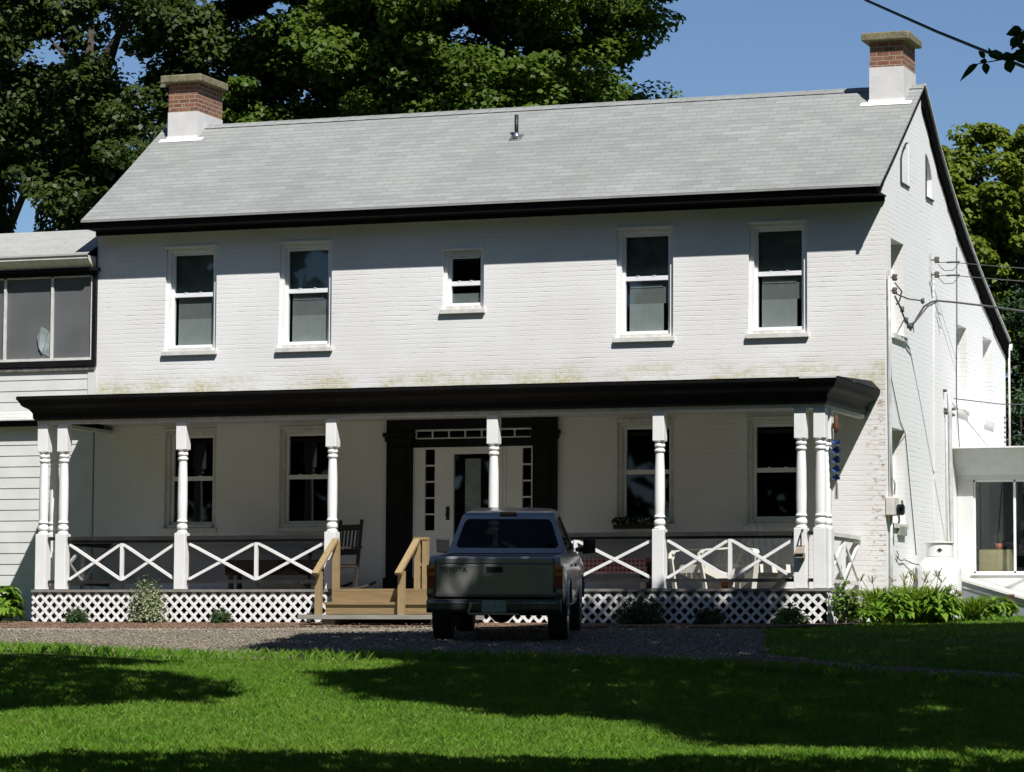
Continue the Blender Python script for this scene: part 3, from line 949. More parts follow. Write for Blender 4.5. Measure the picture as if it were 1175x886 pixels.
p = MB(); p.box(-6.72, -6.46, .05, .07, .25, 2.08); p.build("inner_pale_strip", M['curtain'], do)  # pale upright strip behind the door pane
p = MB(); p.box(-7.0, -6.945, -.05, -.034, 1.12, 1.33); p.lathe([(.0, -.10), (.028, -.09), (.028, -.07), (.012, -.05)], (-6.972, 0, 1.2), 'y', 10); p.tube([(-6.972, -.05, 1.28), (-6.972, -.075, 1.28)], .018, 8)
p.build("handle", M['blackplastic'], do)

# ------------------------------------------------------------------ porch (part of the house)
PY = -2.352
PX0, PX1 = -12.98, -.30
fl = MB(); fl.box(PX0 - .02, PX1 + .02, PY - .03, -.002, -.042, -.004)
fl.box(PX0 + .03, PX1 - .03, PY + .04, -.004, -.2, -.045)
fl.build("porch_floor", M['floor'], house)
pr = MB()
def cornice(mb, x0, x1, yf):
    prof = [(0, 2.632), (.03, 2.66), (.035, 2.74), (.08, 2.80), (.15, 2.84), (.17, 2.86), (.20, 2.92), (.225, 2.945), (.228, 2.98)]
    for (o1, za), (o2, zb) in zip(prof[:-1], prof[1:]):
        A = [(x0 - o1, -.004, za), (x0 - o1, yf - o1, za), (x1 + o1, yf - o1, za), (x1 + o1, -.004, za)]
        B = [(x0 - o2, -.004, zb), (x0 - o2, yf - o2, zb), (x1 + o2, yf - o2, zb), (x1 + o2, -.004, zb)]
        for i in range(3):
            mb.add([A[i], A[i + 1], B[i + 1], B[i]], [(0, 1, 2, 3)])
    mb.add([(x0, yf, 2.632), (x1, yf, 2.632), (x1, yf + .14, 2.632), (x0, yf + .14, 2.632)], [(3, 2, 1, 0)])
    mb.add([(x0, yf + .14, 2.632), (x0 + .14, yf + .14, 2.632), (x0 + .14, -.004, 2.632), (x0, -.004, 2.632)], [(3, 2, 1, 0)])
    mb.add([(x1 - .14, yf + .14, 2.632), (x1, yf + .14, 2.632), (x1, -.004, 2.632), (x1 - .14, -.004, 2.632)], [(3, 2, 1, 0)])
cornice(pr, PX0, PX1, PY - .02)
rf = MB()
rf.box(PX0 - .225, PX1 + .225, PY - .24, -.006, 2.982, 2.995)
rf.add([(PX0 - .235, PY - .255, 2.996), (PX1 + .235, PY - .255, 2.996), (PX1 + .10, -.005, 3.14), (PX0 - .10, -.005, 3.14)], [(0, 1, 2, 3)])
rf.add([(PX1 + .235, PY - .255, 2.996), (PX1 + .235, -.005, 2.996), (PX1 + .10, -.005, 3.14)], [(0, 1, 2)])
rf.add([(PX0 - .235, PY - .255, 2.996), (PX0 - .235, -.005, 2.996), (PX0 - .10, -.005, 3.14)], [(2, 1, 0)])
pro = rf.build("porch_roof", M['black'], house)
pr.build("cornice", M['black'], pro)
dr = MB(); dr.bar((-.62, PY - .262, 2.985), (-.08, PY - .262, 2.985), .008, .022)
dr.build("drip_edge", M['grey'], pro)
cl = MB(); cl.box(PX0 + .14, PX1 - .14, PY + .12, -.006, 2.70, 2.72)
cl.build("porch_ceiling", M['ceil'], pro)
bm_ = MB(); bm_.box(PX0 + .012, PX1 - .012, PY + .02, PY + .13, 2.572, 2.630)
bm_.box(PX0 + .012, PX0 + .12, PY + .13, -.006, 2.572, 2.630); bm_.box(PX1 - .12, PX1 - .012, PY + .13, -.006, 2.572, 2.630)
bm_.build("porch_beam", M['oldwhite'], pro)

def post(x, y):
    p = MB(); h = .090
    p.box(x - h, x + h, y - h, y + h, 0.0, .86)
    # top block with chamfered lower corners
    p.box(x - h + .004, x + h - .004, y - h + .004, y + h - .004, 2.14, 2.571)
    c = [(h, .86), (.085, .885), (.07, .89), (.07, .915), (.082, .925), (.086, .955), (.078, .985), (.066, 1.0), (.066, 1.02), (.083, 1.03), (.083, 1.05), (.07, 1.06), (.072, 1.10), (.076, 1.3), (.073, 1.7), (.062, 1.955), (.060, 1.97), (.075, 1.98), (.08, 2.0), (.075, 2.02), (.062, 2.03), (.062, 2.045), (.078, 2.055), (.081, 2.075), (.076, 2.095), (.062, 2.105), (.075, 2.12), (.09, 2.14)]
    p.lathe(c, (x, y, 0), n=20)
    return p.build("porch_post", M['white'], house, bevel=.008)
YP = PY + .105
posts = [-12.875, -12.53, -10.48, -7.98, -5.385, -2.81, -.69, -.40]
for x in posts[:7]:
    post(x, YP)
post(-.405, YP); post(-.405, YP + .33); post(-12.875, YP + .33)

def railing(p0, p1, capmat=None, halves=2):
    """p0,p1: (x,y) ends"""
    p0 = Vector((p0[0], p0[1], 0)); p1 = Vector((p1[0], p1[1], 0)); d = p1 - p0
    at = lambda s, z: tuple(p0 + d * s + Vector((0, 0, z)))
    r = MB(); r.bar(at(0, .79), at(1, .79), .09, .055)
    ro = r.build("railing", capmat or M['rail_black'], house)
    b = MB(); b.bar(at(0, .735), at(1, .735), .04, .045); b.bar(at(0, .118), at(1, .118), .04, .05)
    for k in range(halves):
        s = (k + .5) / halves if halves == 1 else (.5 if k == 0 else None)
        if s is not None:
            b.bar(at(s, .0), at(s, .093), .05, .05, (1, 0, 0))
    b.build("rail", M['rail_black'] if capmat is None else capmat, ro)
    zt, zb = .70, .155
    nrm = d.normalized().cross(Vector((0, 0, 1)))
    for k in range(halves):
        a, c = k / halves, (k + 1) / halves
        e = .01
        x = MB(); x.bar(at(a + e, zt), at(c - e, zb), .034, .042, (0, 0, 1)); x.build("brace", M['white'], ro)
        x = MB()
        q0 = Vector(at(a + e, zb)) - nrm * .006; q1 = Vector(at(c - e, zt)) - nrm * .006
        x.bar(q0, q1, .034, .0425, (0, 0, 1)); x.build("brace", M['white'], ro)
    for k in range(1, halves):
        x = MB(); x.bar(at(k / halves, zb - .02), at(k / halves, zt + .012), .05, .05, tuple(d.normalized())); x.build("baluster", M['white'], ro)
    return ro
ry = YP + .01
a = NT("black_garden_netting")
mx_ = a.n('ShaderNodeMixShader', {0: .58, 1: a.n('ShaderNodeBsdfTransparent'), 2: a.n('ShaderNodeBsdfDiffuse', {'Color': (.008, .008, .008)})})
a.t.links.new(mx_.outputs[0], a.out.inputs[0])
M['net'] = a.m
def netting(x0, x1, parent):
    n_ = MB(); n_.add([(x0, ry + .03, .14), (x1, ry + .03, .14), (x1, ry + .03, .76), (x0, ry + .03, .76)], [(0, 1, 2, 3)])
    n_.build("netting", M['net'], parent)
netting(-12.43, -10.58, railing((-12.43, ry), (-10.58, ry))); netting(-10.38, -8.08, railing((-10.38, ry), (-8.08, ry)))
netting(-5.285, -2.91, railing((-5.285, ry), (-2.91, ry))); railing((-2.71, ry), (-.79, ry))
sr = MB(); sr.bar((-.79 + .2, ry, .79), (-.5, ry, .79), .09, .055); sr.bar((-.59, ry, .118), (-.5, ry, .118), .04, .05); sr.build("railing", M['rail_black'], house)
sr = MB(); sr.bar((-12.775, ry, .79), (-12.63, ry, .79), .09, .055); sr.bar((-12.775, ry, .118), (-12.63, ry, .118), .04, .05); sr.build("railing", M['rail_black'], house)
railing((-.405, YP + .43), (-.405, -.03), M['oldwhite'], 2)  # pale rail colour imitates sun on worn black paint
railing((-12.875, YP + .43), (-12.875, -.03), None, 2)

def lattice(p0, p1, z0, z1, pitch=.165, w=.044):
    p0 = Vector((p0[0], p0[1], 0)); p1 = Vector((p1[0], p1[1], 0)); L = (p1 - p0).length; d = (p1 - p0) / L
    nrm = d.cross(Vector((0, 0, 1)))
    if nrm.y > 0 and abs(nrm.y) > .5: nrm = -nrm
    H = z1 - z0
    mb = MB()
    for s, off in ((1, .0), (-1, .0032)):
        k = -H
        while k < L + H:
            # line u = k + s*(z) clipped
            pts = []
            za, zb_ = 0.0, H
            u0 = k if s > 0 else k + H
            # u(z)= u0 + s*z
            lo, hi = 0.0, H
            if s > 0:
                lo = max(lo, -u0); hi = min(hi, L - u0)
            else:
                lo = max(lo, u0 - L); hi = min(hi, u0)
            if hi - lo > .02:
                A = p0 + d * (u0 + s * lo) + Vector((0, 0, z0 + lo)) + nrm * off
                B = p0 + d * (u0 + s * hi) + Vector((0, 0, z0 + hi)) + nrm * off
                dirv = (B - A).normalized()
                mb.bar(A, B, .006, w, tuple(nrm.cross(dirv)))
            k += pitch
    return mb.build("lattice_skirt", M['lattice'], house)
lattice((-12.99, PY), (-7.93, PY), -.60, -.05)
lattice((-6.0, PY), (-.32, PY), -.60, -.05)
lattice((-.295, PY + .01), (-.295, -.02), -.56, -.05)
lattice((-12.985, -.02), (-12.985, PY + .01), -.56, -.05)
fd = MB(); fd.box(PX0 + .3, PX1 - .3, -1.2, -1.1, -.8, -.2); fd.build("underporch_dark_panel", M['dark_backing'], house)  # dark panel put in for the shade behind the lattice

# wooden steps
st = MB()
st.box(-7.72, -5.30, -2.80, PY - .035, -.045, -.006); 
sto = st.build("porch_steps", M['deckwood'], house)
r_ = MB(); r_.box(-7.72, -5.30, -2.80, -2.765, -.205, -.047); r_.box(-7.72, -5.3, -3.06, -3.03, -.385, -.247); r_.build("riser", M['deckwood'], sto)
r_ = MB(); r_.box(-7.74, -5.28, -3.09, -2.79, -.245, -.207); r_.build("tread", M['deckwood'], sto)
pl = MB(); pl.box(-7.86, -5.2, -3.75, -3.1, -.465, -.40); pl.box(-7.5, -7.3, -3.7, -3.15, -.62, -.465); pl.box(-5.8, -5.6, -3.7, -3.15, -.62, -.465)
pl.build("bottom_platform", M['oldplank'], sto)
for s, x in ((-1, -7.80), (1, -6.48)):
    h = MB()
    h.bar((x, -2.52, .74), (x, -3.28, .20), .10, .04)
    if s > 0: h.box(x - .05, x + .17, -2.56, -2.46, .722, .76)
    h.build("handrail", M['deckpost'], sto)
    q = MB(); q.box(x - .045, x + .045, -2.54, -2.45, -.2, .71); q.build("rail_post", M['deckpost'], sto)
    q = MB(); q.box(x - .045, x + .045, -3.18, -3.09, -.46, .245); q.build("rail_post", M['deckpost'], sto)
    if s > 0:
        q = MB(); q.box(x + .085, x + .165, -2.55, -2.46, -.005, .72); q.build("rail_post", M['deckpost'], sto)
        q = MB(); q.box(x - .04, x + .085, -2.53, -2.49, .33, .38); q.build("cross_piece", M['deckpost'], sto)

# utility fittings on the gable (fixed to the wall)
c = MB()
c.tube([(.05, .07, 4.72), (.05, .09, 3.4), (.05, .13, 2.3), (.055, .15, 1.42)], .022, 8); c.tube([(.05, .15, 1.14), (.05, .15, .5), (.05, .13, -.5)], .022, 8)
c.build("conduit", M['grey'], house)
mt = MB(); mt.box(.004, .13, -.02, .33, 1.13, 1.40)
mto = mt.build("electric_meter", M['meter'], house, bevel=.01)
mt = MB(); mt.lathe([(.075, 0), (.085, .02), (.085, .09), (.06, .11), (0, .112)], (.13, .2, 1.22), 'x', 16); mt.build("meter_dial", M['glass_dark'], mto)
c = MB()
c.tube([(.06, .36, 1.2), (.08, .5, 1.28), (.08, .62, 1.2), (.08, .75, 1.3), (.06, .8, 1.38)], .02, 6); c.tube([(.06, .3, 1.45), (.06, .34, 1.6), (.05, .3, 1.7)], .014, 6); c.tube([(.05, .62, 1.2), (.05, .66, 1.08), (.03, .7, 1.05)], .02, 6)
c.build("meter_pipework", M['steel'], house)
vt = MB(); vt.box(.004, .05, .72, 1.18, .86, 1.0)
vt.build("wall_vent", simple("grey_green_vent", (.27, .30, .26), .6), house)
c = MB(); c.tube([(.04, 4.24, 3.3), (.04, 4.3, 2.88), (.04, 4.33, 1.75), (.04, 4.43, .5), (.04, 4.42, -.3)], .03, 8); c.tube([(.03, 4.05, 3.1), (.03, 4.08, 1.7), (.03, 4.15, -.3)], .012, 6)
c.build("conduit", M['grey'], house)
c = MB(); c.tube([(.01, 3.28, 5.0), (.01, 3.24, 3.6), (.01, 3.21, 1.3), (.01, 3.2, -.2)], .008, 6); c.build("conduit", M['white'], house)
c = MB(); c.tube([(.012, 5.0, 5.75), (.012, 4.98, 4.5), (.012, 4.93, 3.75), (.012, 4.93, 3.2), (.05, 4.95, 2.4), (.06, 5.2, 1.5), (.05, 5.5, 1.0)], .009, 5); c.build("wall_cable", M['greywire'], house)
c = MB(); c.tube([(.02, .18, 4.1), (.012, .35, 3.2), (.012, .9, 2.6), (.012, 1.25, 2.42), (.012, 1.6, 1.5), (.012, 1.95, .6)], .007, 5); c.build("wall_cable", M['greywire'], house)
c = MB(); c.tube([(.02, .16, 4.3), (.015, .2, 3.4), (.015, .28, 2.7), (.015, .24, 2.3)], .009, 5); c.build("wall_cable", M['greywire'], house)
c = MB(); c.tube([(.02, .55, .55), (.03, .8, .48), (.03, 1.1, .5), (.06, 1.6, .45), (.3, 2.2, .4), (.2, 2.9, .55), (.02, 3.7, .62)], .008, 5); c.tube([(.02, .62, .62), (.03, .7, .55), (.02, .62, .5)], .008, 5)
c.build("gas_line", M['greywire'], house)
def bracket(y, z0, z1, n):
    b = MB(); b.box(.004, .03, y - .02, y + .02, z0, z1)
    bo = b.build("insulator_bracket", M['grey'], house)
    for i in range(n):
        zz = z0 + (z1 - z0) * (i + .5) / n
        k = MB(); k.tube([(.02, y, zz), (.12, y + .02, zz)], .012, 6); k.lathe([(.03, zz - .05), (.045, zz - .03), (.03, zz), (.045, zz + .03), (.03, zz + .05)], (.12, y + .02, 0), n=10)
        k.build("insulator", M['ceramic'], bo)
    return bo
bracket(.12, 4.4, 4.8, 2)
bracket(3.0, 4.95, 5.42, 2)
c = MB(); c.tube([(.12, .15, 4.62), (.2, .25, 4.5), (.16, .28, 4.36), (.13, .2, 4.3)], .013, 6)
c.tube([(.12, .14, 4.42), (.16, .3, 4.28), (.14, .55, 4.2), (.14, .75, 4.1), (.12, .98, 4.06), (.12, 1.18, 4.0)], .015, 6)
for q in ((.16, .45, 4.25), (.14, .8, 4.12), (.13, 1.0, 4.06)):
    c.lathe([(.0, q[2] - .05), (.03, q[2] - .04), (.03, q[2] + .04), (0, q[2] + .05)], (q[0], q[1], 0), n=8)
c.tube([(.1, .22, 4.47), (.14, .95, 4.46), (.2, 1.6, 4.5)], .012, 6)
c.lathe([(0, 4.45), (.03, 4.47), (.03, 4.53), (0, 4.55)], (.2, 1.65, 0), n=8)
c.build("cable_splice", M['greywire'], house)
c = MB()
for (yy, zz) in ((3.95, 3.3), (4.0, 3.0), (4.05, 2.95), (4.55, 2.95), (4.6, 3.05)):
    c.lathe([(0, .0), (.025, .01), (.025, .06), (0, .07)], (0, yy, zz), 'x', 8)
c.build("wall_knob", M['ceramic'], house)

# ------------------------------------------------------------------ side wing on the left
wing = empty("clapboard_wing", (-16.5, 2, -.5), "white clapboard wing with a wide screened window, left of the brick house", "house wing")
WX0, WX1 = -20.0, -13.185
wl = MB()
hz0, hz1, hx0, hx1 = 3.80, 5.30, -17.6, -13.2
def course(x0, x1, z, h):
    wl.add([(x0, -.016, z), (x1, -.016, z), (x1, -.006, z + h), (x0, -.006, z + h), (x0, .02, z), (x1, .02, z)], [(0, 1, 2, 3), (4, 5, 1, 0)])
z = -.6
while z < 5.5:
    h = .178
    if z + h <= hz0 + .01 or z > hz1 - .01:
        course(WX0, WX1 - .13 if z > 2.9 else WX1 - .02, z, h)
    else:
        course(WX0, hx0, z, h)
    z += h
wl.box(WX1 - .13, WX1 - .001, -.026, .03, 2.9, 3.8)
wl.add([(WX0, .03, -.7), (hx0, .03, -.7), (hx0, .03, 5.5), (WX0, .03, 5.5)], [(0, 1, 2, 3)])
wl.add([(hx0, .03, -.7), (WX1, .03, -.7), (WX1, .03, hz0), (hx0, .03, hz0)], [(0, 1, 2, 3)])
wl.add([(WX0, .03, -.7), (WX0, 5, -.7), (WX0, 5, 5.5), (WX0, .03, 5.5)], [(0, 1, 2, 3)])
wl.add([(WX0, 5, -.7), (WX1, 5, -.7), (WX1, 5, 5.5), (WX0, 5, 5.5)], [(0, 1, 2, 3)])
wl.build("wall", M['siding'], wing, recalc=False)
wr = MB()
wy0, wz0, wy1, wz1 = -.32, 5.52, 1.02, 6.10
wr.add([(WX0 - .2, wy0, wz0), (WX1 - .01, wy0, wz0), (WX1 - .01, wy1, wz1), (WX0 - .2, wy1, wz1)], [(0, 1, 2, 3)])
wr.add([(WX0 - .2, wy1, wz1), (WX1 - .01, wy1, wz1), (WX1 - .01, 5.2, 5.45), (WX0 - .2, 5.2, 5.45)], [(0, 1, 2, 3)])
wr.add([(WX0 - .2, wy0, wz0 - .03), (WX1 - .01, wy0, wz0 - .03), (WX1 - .01, wy0, wz0), (WX0 - .2, wy0, wz0)], [(0, 1, 2, 3)])
wro = wr.build("roof", shingles("pale_wing_shingles", 2.5, (.40, .40, .375), (.30, .30, .28)), wing)
wc = MB()
pf = [(-.30, 5.49), (-.30, 5.44), (-.25, 5.40), (-.18, 5.36), (-.13, 5.33), (-.13, 5.315)]
for (a, b) in zip(pf[:-1], pf[1:]):
    wc.add([(WX0, a[0], a[1]), (WX1 - .02, a[0], a[1]), (WX1 - .02, b[0], b[1]), (WX0, b[0], b[1])], [(0, 1, 2, 3)])
wc.prism([(-.30, 5.49), (-.30, 5.44), (-.25, 5.40), (-.18, 5.36), (-.13, 5.33), (.0, 5.33), (.0, 5.49)], 'x', WX1 - .03, WX1 - .02)
wc.build("eave_moulding", M['oldwhite'], wing)
wb = MB(); wb.box(WX0, WX1 + .06, -.15, -.0, 5.255, 5.312); wb.build("eave_board", M['black'], wing)
ww = MB()
ww.box(hx0, WX1 + .01, -.07, .02, 5.19, 5.25); ww.box(WX1 - .045, WX1 + .015, -.07, .02, 3.80, 5.19)
ww.box(hx0, WX1 + .015, -.07, .02, 3.70, 3.795); ww.box(hx0 - .05, hx0, -.07, .02, 3.7, 5.25)
wwo = ww.build("window", M['black'], wing)
fr = MB()
for x in (-17.55, -16.35, -15.6, -14.86, -13.985, -13.25):
    fr.box(x - .022, x + .022, -.045, -.01, 3.83, 5.19)
fr.box(hx0, WX1 - .046, -.05, -.01, 3.795, 3.84); fr.box(hx0, WX1 - .046, -.045, -.01, 5.165, 5.19)
fr.build("frame", M['oldwhite'], wwo)
sc = MB(); sc.box(hx0, WX1 - .045, -.004, .0, 3.84, 5.17); sc.build("screen", M['screen'], wwo)
tf = MB()
tf.add([(-14.26, -.03, 4.20), (-14.17, -.055, 4.37), (-14.05, -.03, 4.30), (-14.12, -.02, 4.10), (-14.16, -.035, 3.92), (-14.22, -.04, 4.02)], [(0, 1, 5), (1, 2, 3), (1, 3, 5), (3, 4, 5)])
tf.add([(-14.05, -.012, 4.30), (-14.0, -.01, 4.18), (-14.02, -.01, 3.86), (-14.16, -.012, 3.92), (-14.12, -.012, 4.10)], [(0, 1, 2, 3, 4)])
tfo = tf.build("torn_flap", simple("torn_grey_plastic", (.30, .34, .34), .4, var=.25), wwo)
ls = MB(); ls.box(hx0, WX1 - .0, -.05, -.01, 3.63, 3.69); ls.build("window_apron", simple("peeling_grey_board", (.13, .125, .115), .9, var=.6, scale=14), wwo)
# pent roof beside the porch
pn = MB()
pn.add([(WX0, -.21, 2.835), (WX1 - .01, -.21, 2.835), (WX1 - .01, -.024, 2.98), (WX0, -.024, 2.98)], [(0, 1, 2, 3)])
pn.add([(WX0, -.21, 2.815), (WX1 - .01, -.21, 2.815), (WX1 - .01, -.21, 2.835), (WX0, -.21, 2.835)], [(0, 1, 2, 3)])
pno = pn.build("pent_roof", shingles("white_pent_shingles", 2.1, (.58, .58, .55), (.46, .46, .43)), wing)
pf_ = MB(); pf_.box(WX0, WX1 - .012, -.15, -.024, 2.725, 2.81)
pf_.build("fascia", M['black'], pno)
lw = MB(); lw.box(-15.9, -14.98, -.05, -.02, .9, 2.2); lwo = lw.build("window", M['black'], wing)
lw = MB(); lw.box(-15.84, -15.04, -.055, -.049, .96, 2.14); lw.build("pane", M['glass_dark'], lwo)

# ------------------------------------------------------------------ sunroom on the right
sun_r = empty("sunroom", (1.5, 7.6, -.4), "low white flat-roofed sunroom with dark sliding windows behind the propane tank", "sunroom")
SY = 4.95
SX0, SX1 = .006, 4.4
s = MB()
wins = [(.27, 1.62), (1.9, 3.6)]
zb, zt = .39, 1.905
xs = [SX0, .27, 1.62, 1.9, 3.6, SX1]
for i in range(5):
    a, b = xs[i], xs[i + 1]
    if i in (1, 3):
        s.box(a, b, SY, SY + .12, -.6, zb); s.box(a, b, SY, SY + .12, zt, 2.4)
    else:
        s.box(a, b, SY, SY + .12, -.6, 2.4)
s.box(SX1 - .12, SX1, SY + .12, 9.5, -.6, 2.4); s.box(SX0, SX1 - .12, 9.4, 9.5, -.6, 2.4)
s.build("wall", M['siding'], sun_r)
k = MB(); k.box(SX0, SX1, SY + 2.6, SY + 2.65, -.6, 2.4); k.box(SX0, SX1 - .13, SY + .2, SY + 2.6, -.5, -.45)
k.build("interior_wall", M['dark_backing'], sun_r)
r = MB()
r.prism([(SY - .45, 2.40), (SY - .45, 2.425), (9.7, 2.56), (9.7, 2.53)], 'x', SX0 - .002, SX1 + .3)
ro_ = r.build("roof", simple("white_roof_coating", (.72, .72, .70), .6, var=.1), sun_r)
r = MB()
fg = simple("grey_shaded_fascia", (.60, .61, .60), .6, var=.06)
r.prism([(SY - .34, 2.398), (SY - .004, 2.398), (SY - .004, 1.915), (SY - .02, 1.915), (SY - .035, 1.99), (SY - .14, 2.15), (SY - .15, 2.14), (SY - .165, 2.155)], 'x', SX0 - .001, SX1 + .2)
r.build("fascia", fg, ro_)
f = MB()
for (a, b) in wins:
    m_ = (a + b) / 2
    for x in (a + .015, m_, b - .015):
        f.box(x - .018, x + .018, SY + .02, SY + .06, zb, zt)
    f.box(a, b, SY + .02, SY + .06, zb, zb + .03); f.box(a, b, SY + .02, SY + .06, zt - .03, zt)
    f.box(a - .03, b + .03, SY - .03, SY - .002, zb - .03, zb - .002)
sw = f.build("window", M['vinyl'], sun_r)
f = MB()
for (a, b) in wins:
    f.box(a + .03, b - .03, SY + .04, SY + .044, zb + .03, zt - .03)
f.build("pane", M['glass'], sw)
ob = setp(MB().box(.30, .80, 5.25, 5.6, -.44, .78).box(.31, .79, 5.27, 5.59, .781, .785).build("cardboard_box", wood_mat("tan_cardboard", (.34, .27, .13), (.40, .32, .17)), None, bevel=.01),
     "tan cardboard box behind the lower left sunroom window pane", "box")
pt = empty("flower_pot", (.62, 5.33, .785), "small dim flower pot standing on the tan cardboard box inside the sunroom", "flower pot")
local(pt)
MB().lathe([(.05, 0), (.075, .1), (.065, .1), (.05, .08)], n=12).build("pot", M['terracotta'], pt)
k = MB(); 
for i in range(14):
    a = i * 2.4; k.bar((0, 0, .08), (.1 * math.cos(a), .1 * math.sin(a), .2 + .04 * (i % 3)), .03, .006)
k.build("plant", M['shrub'], pt)

# cellar bulkhead
bk = empty("cellar_bulkhead", (.9, 4.2, -.45), "low sloping grey metal cellar bulkhead under the sunroom window", "cellar hatch")
b = MB(); b.prism([(.012, -.6), (.012, .33), (1.5, -.1), (2.1, -.28), (2.1, -.6)], 'y', 3.6, 4.85); b.build("side", M['galv'], bk)
b = MB(); b.prism([(.012, .335), (2.12, -.275), (2.12, -.235), (.012, .375)], 'y', 3.54, 4.88); b.build("hatch_door", M['oldwhite'], bk)
b = MB(); b.bar((.05, 3.59, .235), (2.05, 3.59, -.345), .02, .03); b.build("flange", M['chrome'], bk)

# propane tank
tk = empty("propane_tank", (.42, 1.75, -.5), "upright white propane tank with a black diamond decal standing against the gable wall", "gas tank")
t = MB(); t.lathe([(.25, -.55), (.26, -.47), (.30, -.44), (.33, -.38), (.335, -.3), (.335, .30), (.33, .38), (.30, .46), (.24, .53), (.16, .575), (.0, .60)], (.42, 1.75, 0), n=36); t.build("body", M['tank'], tk)
t = MB()
n = 30; vs = []
for i in range(n + 1):
    a = math.radians(-250 + 310 * i / n)
    for (rr, zz) in ((.205, .56), (.205, .77), (.19, .77), (.19, .56)):
        vs.append((.42 + rr * math.cos(a), 1.75 + rr * math.sin(a), zz))
fs = []
for i in range(n):
    for k in range(4):
        fs.append((4 * i + k, 4 * i + (k + 1) % 4, 4 * i + 4 + (k + 1) % 4, 4 * i + 4 + k))
t.add(vs, fs, 0, False)
t.lathe([(.225, .765), (.23, .785), (.2, .79), (.2, .765)], (.42, 1.75, 0), n=30)
t.build("collar", M['tank'], tk)
t = MB(); cx_, cy_, cz_ = .42, 1.75, .66
dv = Vector((.23, -.97, 0)); sd_ = Vector((.97, .23, 0))
P0 = Vector((cx_, cy_, cz_)) + dv * .212
t.add([P0 - sd_ * .045, P0 + Vector((0, 0, -.032)) + dv * .002, P0 + sd_ * .045, P0 + Vector((0, 0, .032)) + dv * .002], [(0, 1, 2, 3)])
t.build("diamond_decal", M['diamond'], tk)
t = MB(); t.lathe([(.03, .58), (.03, .68), (.05, .69), (.05, .72), (.0, .725)], (.42, 1.75, 0), n=10); t.build("valve", M['steel'], tk)
rp = MB(); rp.bar((1.37, 2.5, -.6), (1.37, 2.5, 0.0), .06, .05, (1, 0, 0)); rp.box(1.325, 1.415, 2.46, 2.54, -.03, .0)
setp(rp.build("iron_post", M['rust'], None, off=(1.37, 2.5, -.45)), "short rusty iron post in the grass beside the cellar bulkhead", "post")

# ------------------------------------------------------------------ things on the porch
def adirondack(loc, rot, label):
    o = empty("garden_chair", loc, label, "chair", rot, "white plastic chairs on the porch"); local(o)
    s = MB()
    for i in range(6):
        y0 = -.30 + i * .1
        s.add([(-.25, y0, .37 - .025 * i), (.25, y0, .37 - .025 * i), (.25, y0 + .09, .37 - .025 * i - .02), (-.25, y0 + .09, .37 - .025 * i - .02),
               (-.25, y0, .345 - .025 * i), (.25, y0, .345 - .025 * i), (.25, y0 + .09, .345 - .025 * i - .02), (-.25, y0 + .09, .345 - .025 * i - .02)],
              [(0, 1, 2, 3), (7, 6, 5, 4), (0, 4, 5, 1), (1, 5, 6, 2), (2, 6, 7, 3), (3, 7, 4, 0)])
    s.add([(-.25, -.31, .37), (.25, -.31, .37), (.25, -.33, .25), (-.25, -.33, .25)], [(0, 1, 2, 3)])
    s.build("seat", M['plastic'], o, bevel=.006)
    b = MB()
    ns = 7
    for i in range(ns):
        u = -1 + 2 * i / (ns - 1)
        x0, x1 = u * .23, u * .33
        top = .98 - .16 * u * u
        w0, w1 = .062, .088
        yb, yt = .24, .24 + (top - .2) * .42
        vs = []
        for dy in (0, .022):
            vs += [(x0 - w0 / 2, yb + dy, .2), (x0 + w0 / 2, yb + dy, .2), (x1 + w1 / 2, yt + dy, top - .02), (x1 + w1 * .25, yt + dy + .01, top), (x1 - w1 * .25, yt + dy + .01, top), (x1 - w1 / 2, yt + dy, top - .02)]
        b.add(vs, [(0, 1, 2, 3, 4, 5), (11, 10, 9, 8, 7, 6)] + [(i2, i2 + 6, (i2 + 1) % 6 + 6, (i2 + 1) % 6) for i2 in range(6)])
    b.bar((-.32, .33, .36), (.32, .33, .36), .03, .06); b.bar((-.34, .46, .66), (.34, .46, .66), .03, .05)
    b.build("backrest", M['plastic'], o)
    for sx in (-1, 1):
        a = MB()
        pth = [(.30, .40, .66), (.325, .2, .625), (.345, -.05, .60), (.35, -.25, .59), (.348, -.36, .575), (.345, -.41, .53), (.34, -.425, .46)]
        for p, q in zip(pth[:-1], pth[1:]):
            p_ = Vector((sx * p[0], p[1], p[2])); q_ = Vector((sx * q[0], q[1], q[2])); e_ = (q_ - p_) * .06
            a.bar(p_ - e_, q_ + e_, .095, .022, (0, .2, 1))
        a.build("arm", M['plastic'], o)
        l = MB(); l.bar((sx * .345, -.425, .475), (sx * .36, -.33, 0), .075, .028, (0, 1, 0)); l.build("leg", M['plastic'], o)
        l = MB(); l.bar((sx * .29, -.30, .30), (sx * .29, .52, .0), .03, .10); l.build("leg", M['plastic'], o)
    return o
adirondack((-2.42, -1.12, 0), math.radians(-35), "white plastic garden chair behind the rail, the one nearer the middle of the porch")
adirondack((-1.52, -1.05, 0), math.radians(38), "white plastic garden chair nearest the right corner posts of the porch")

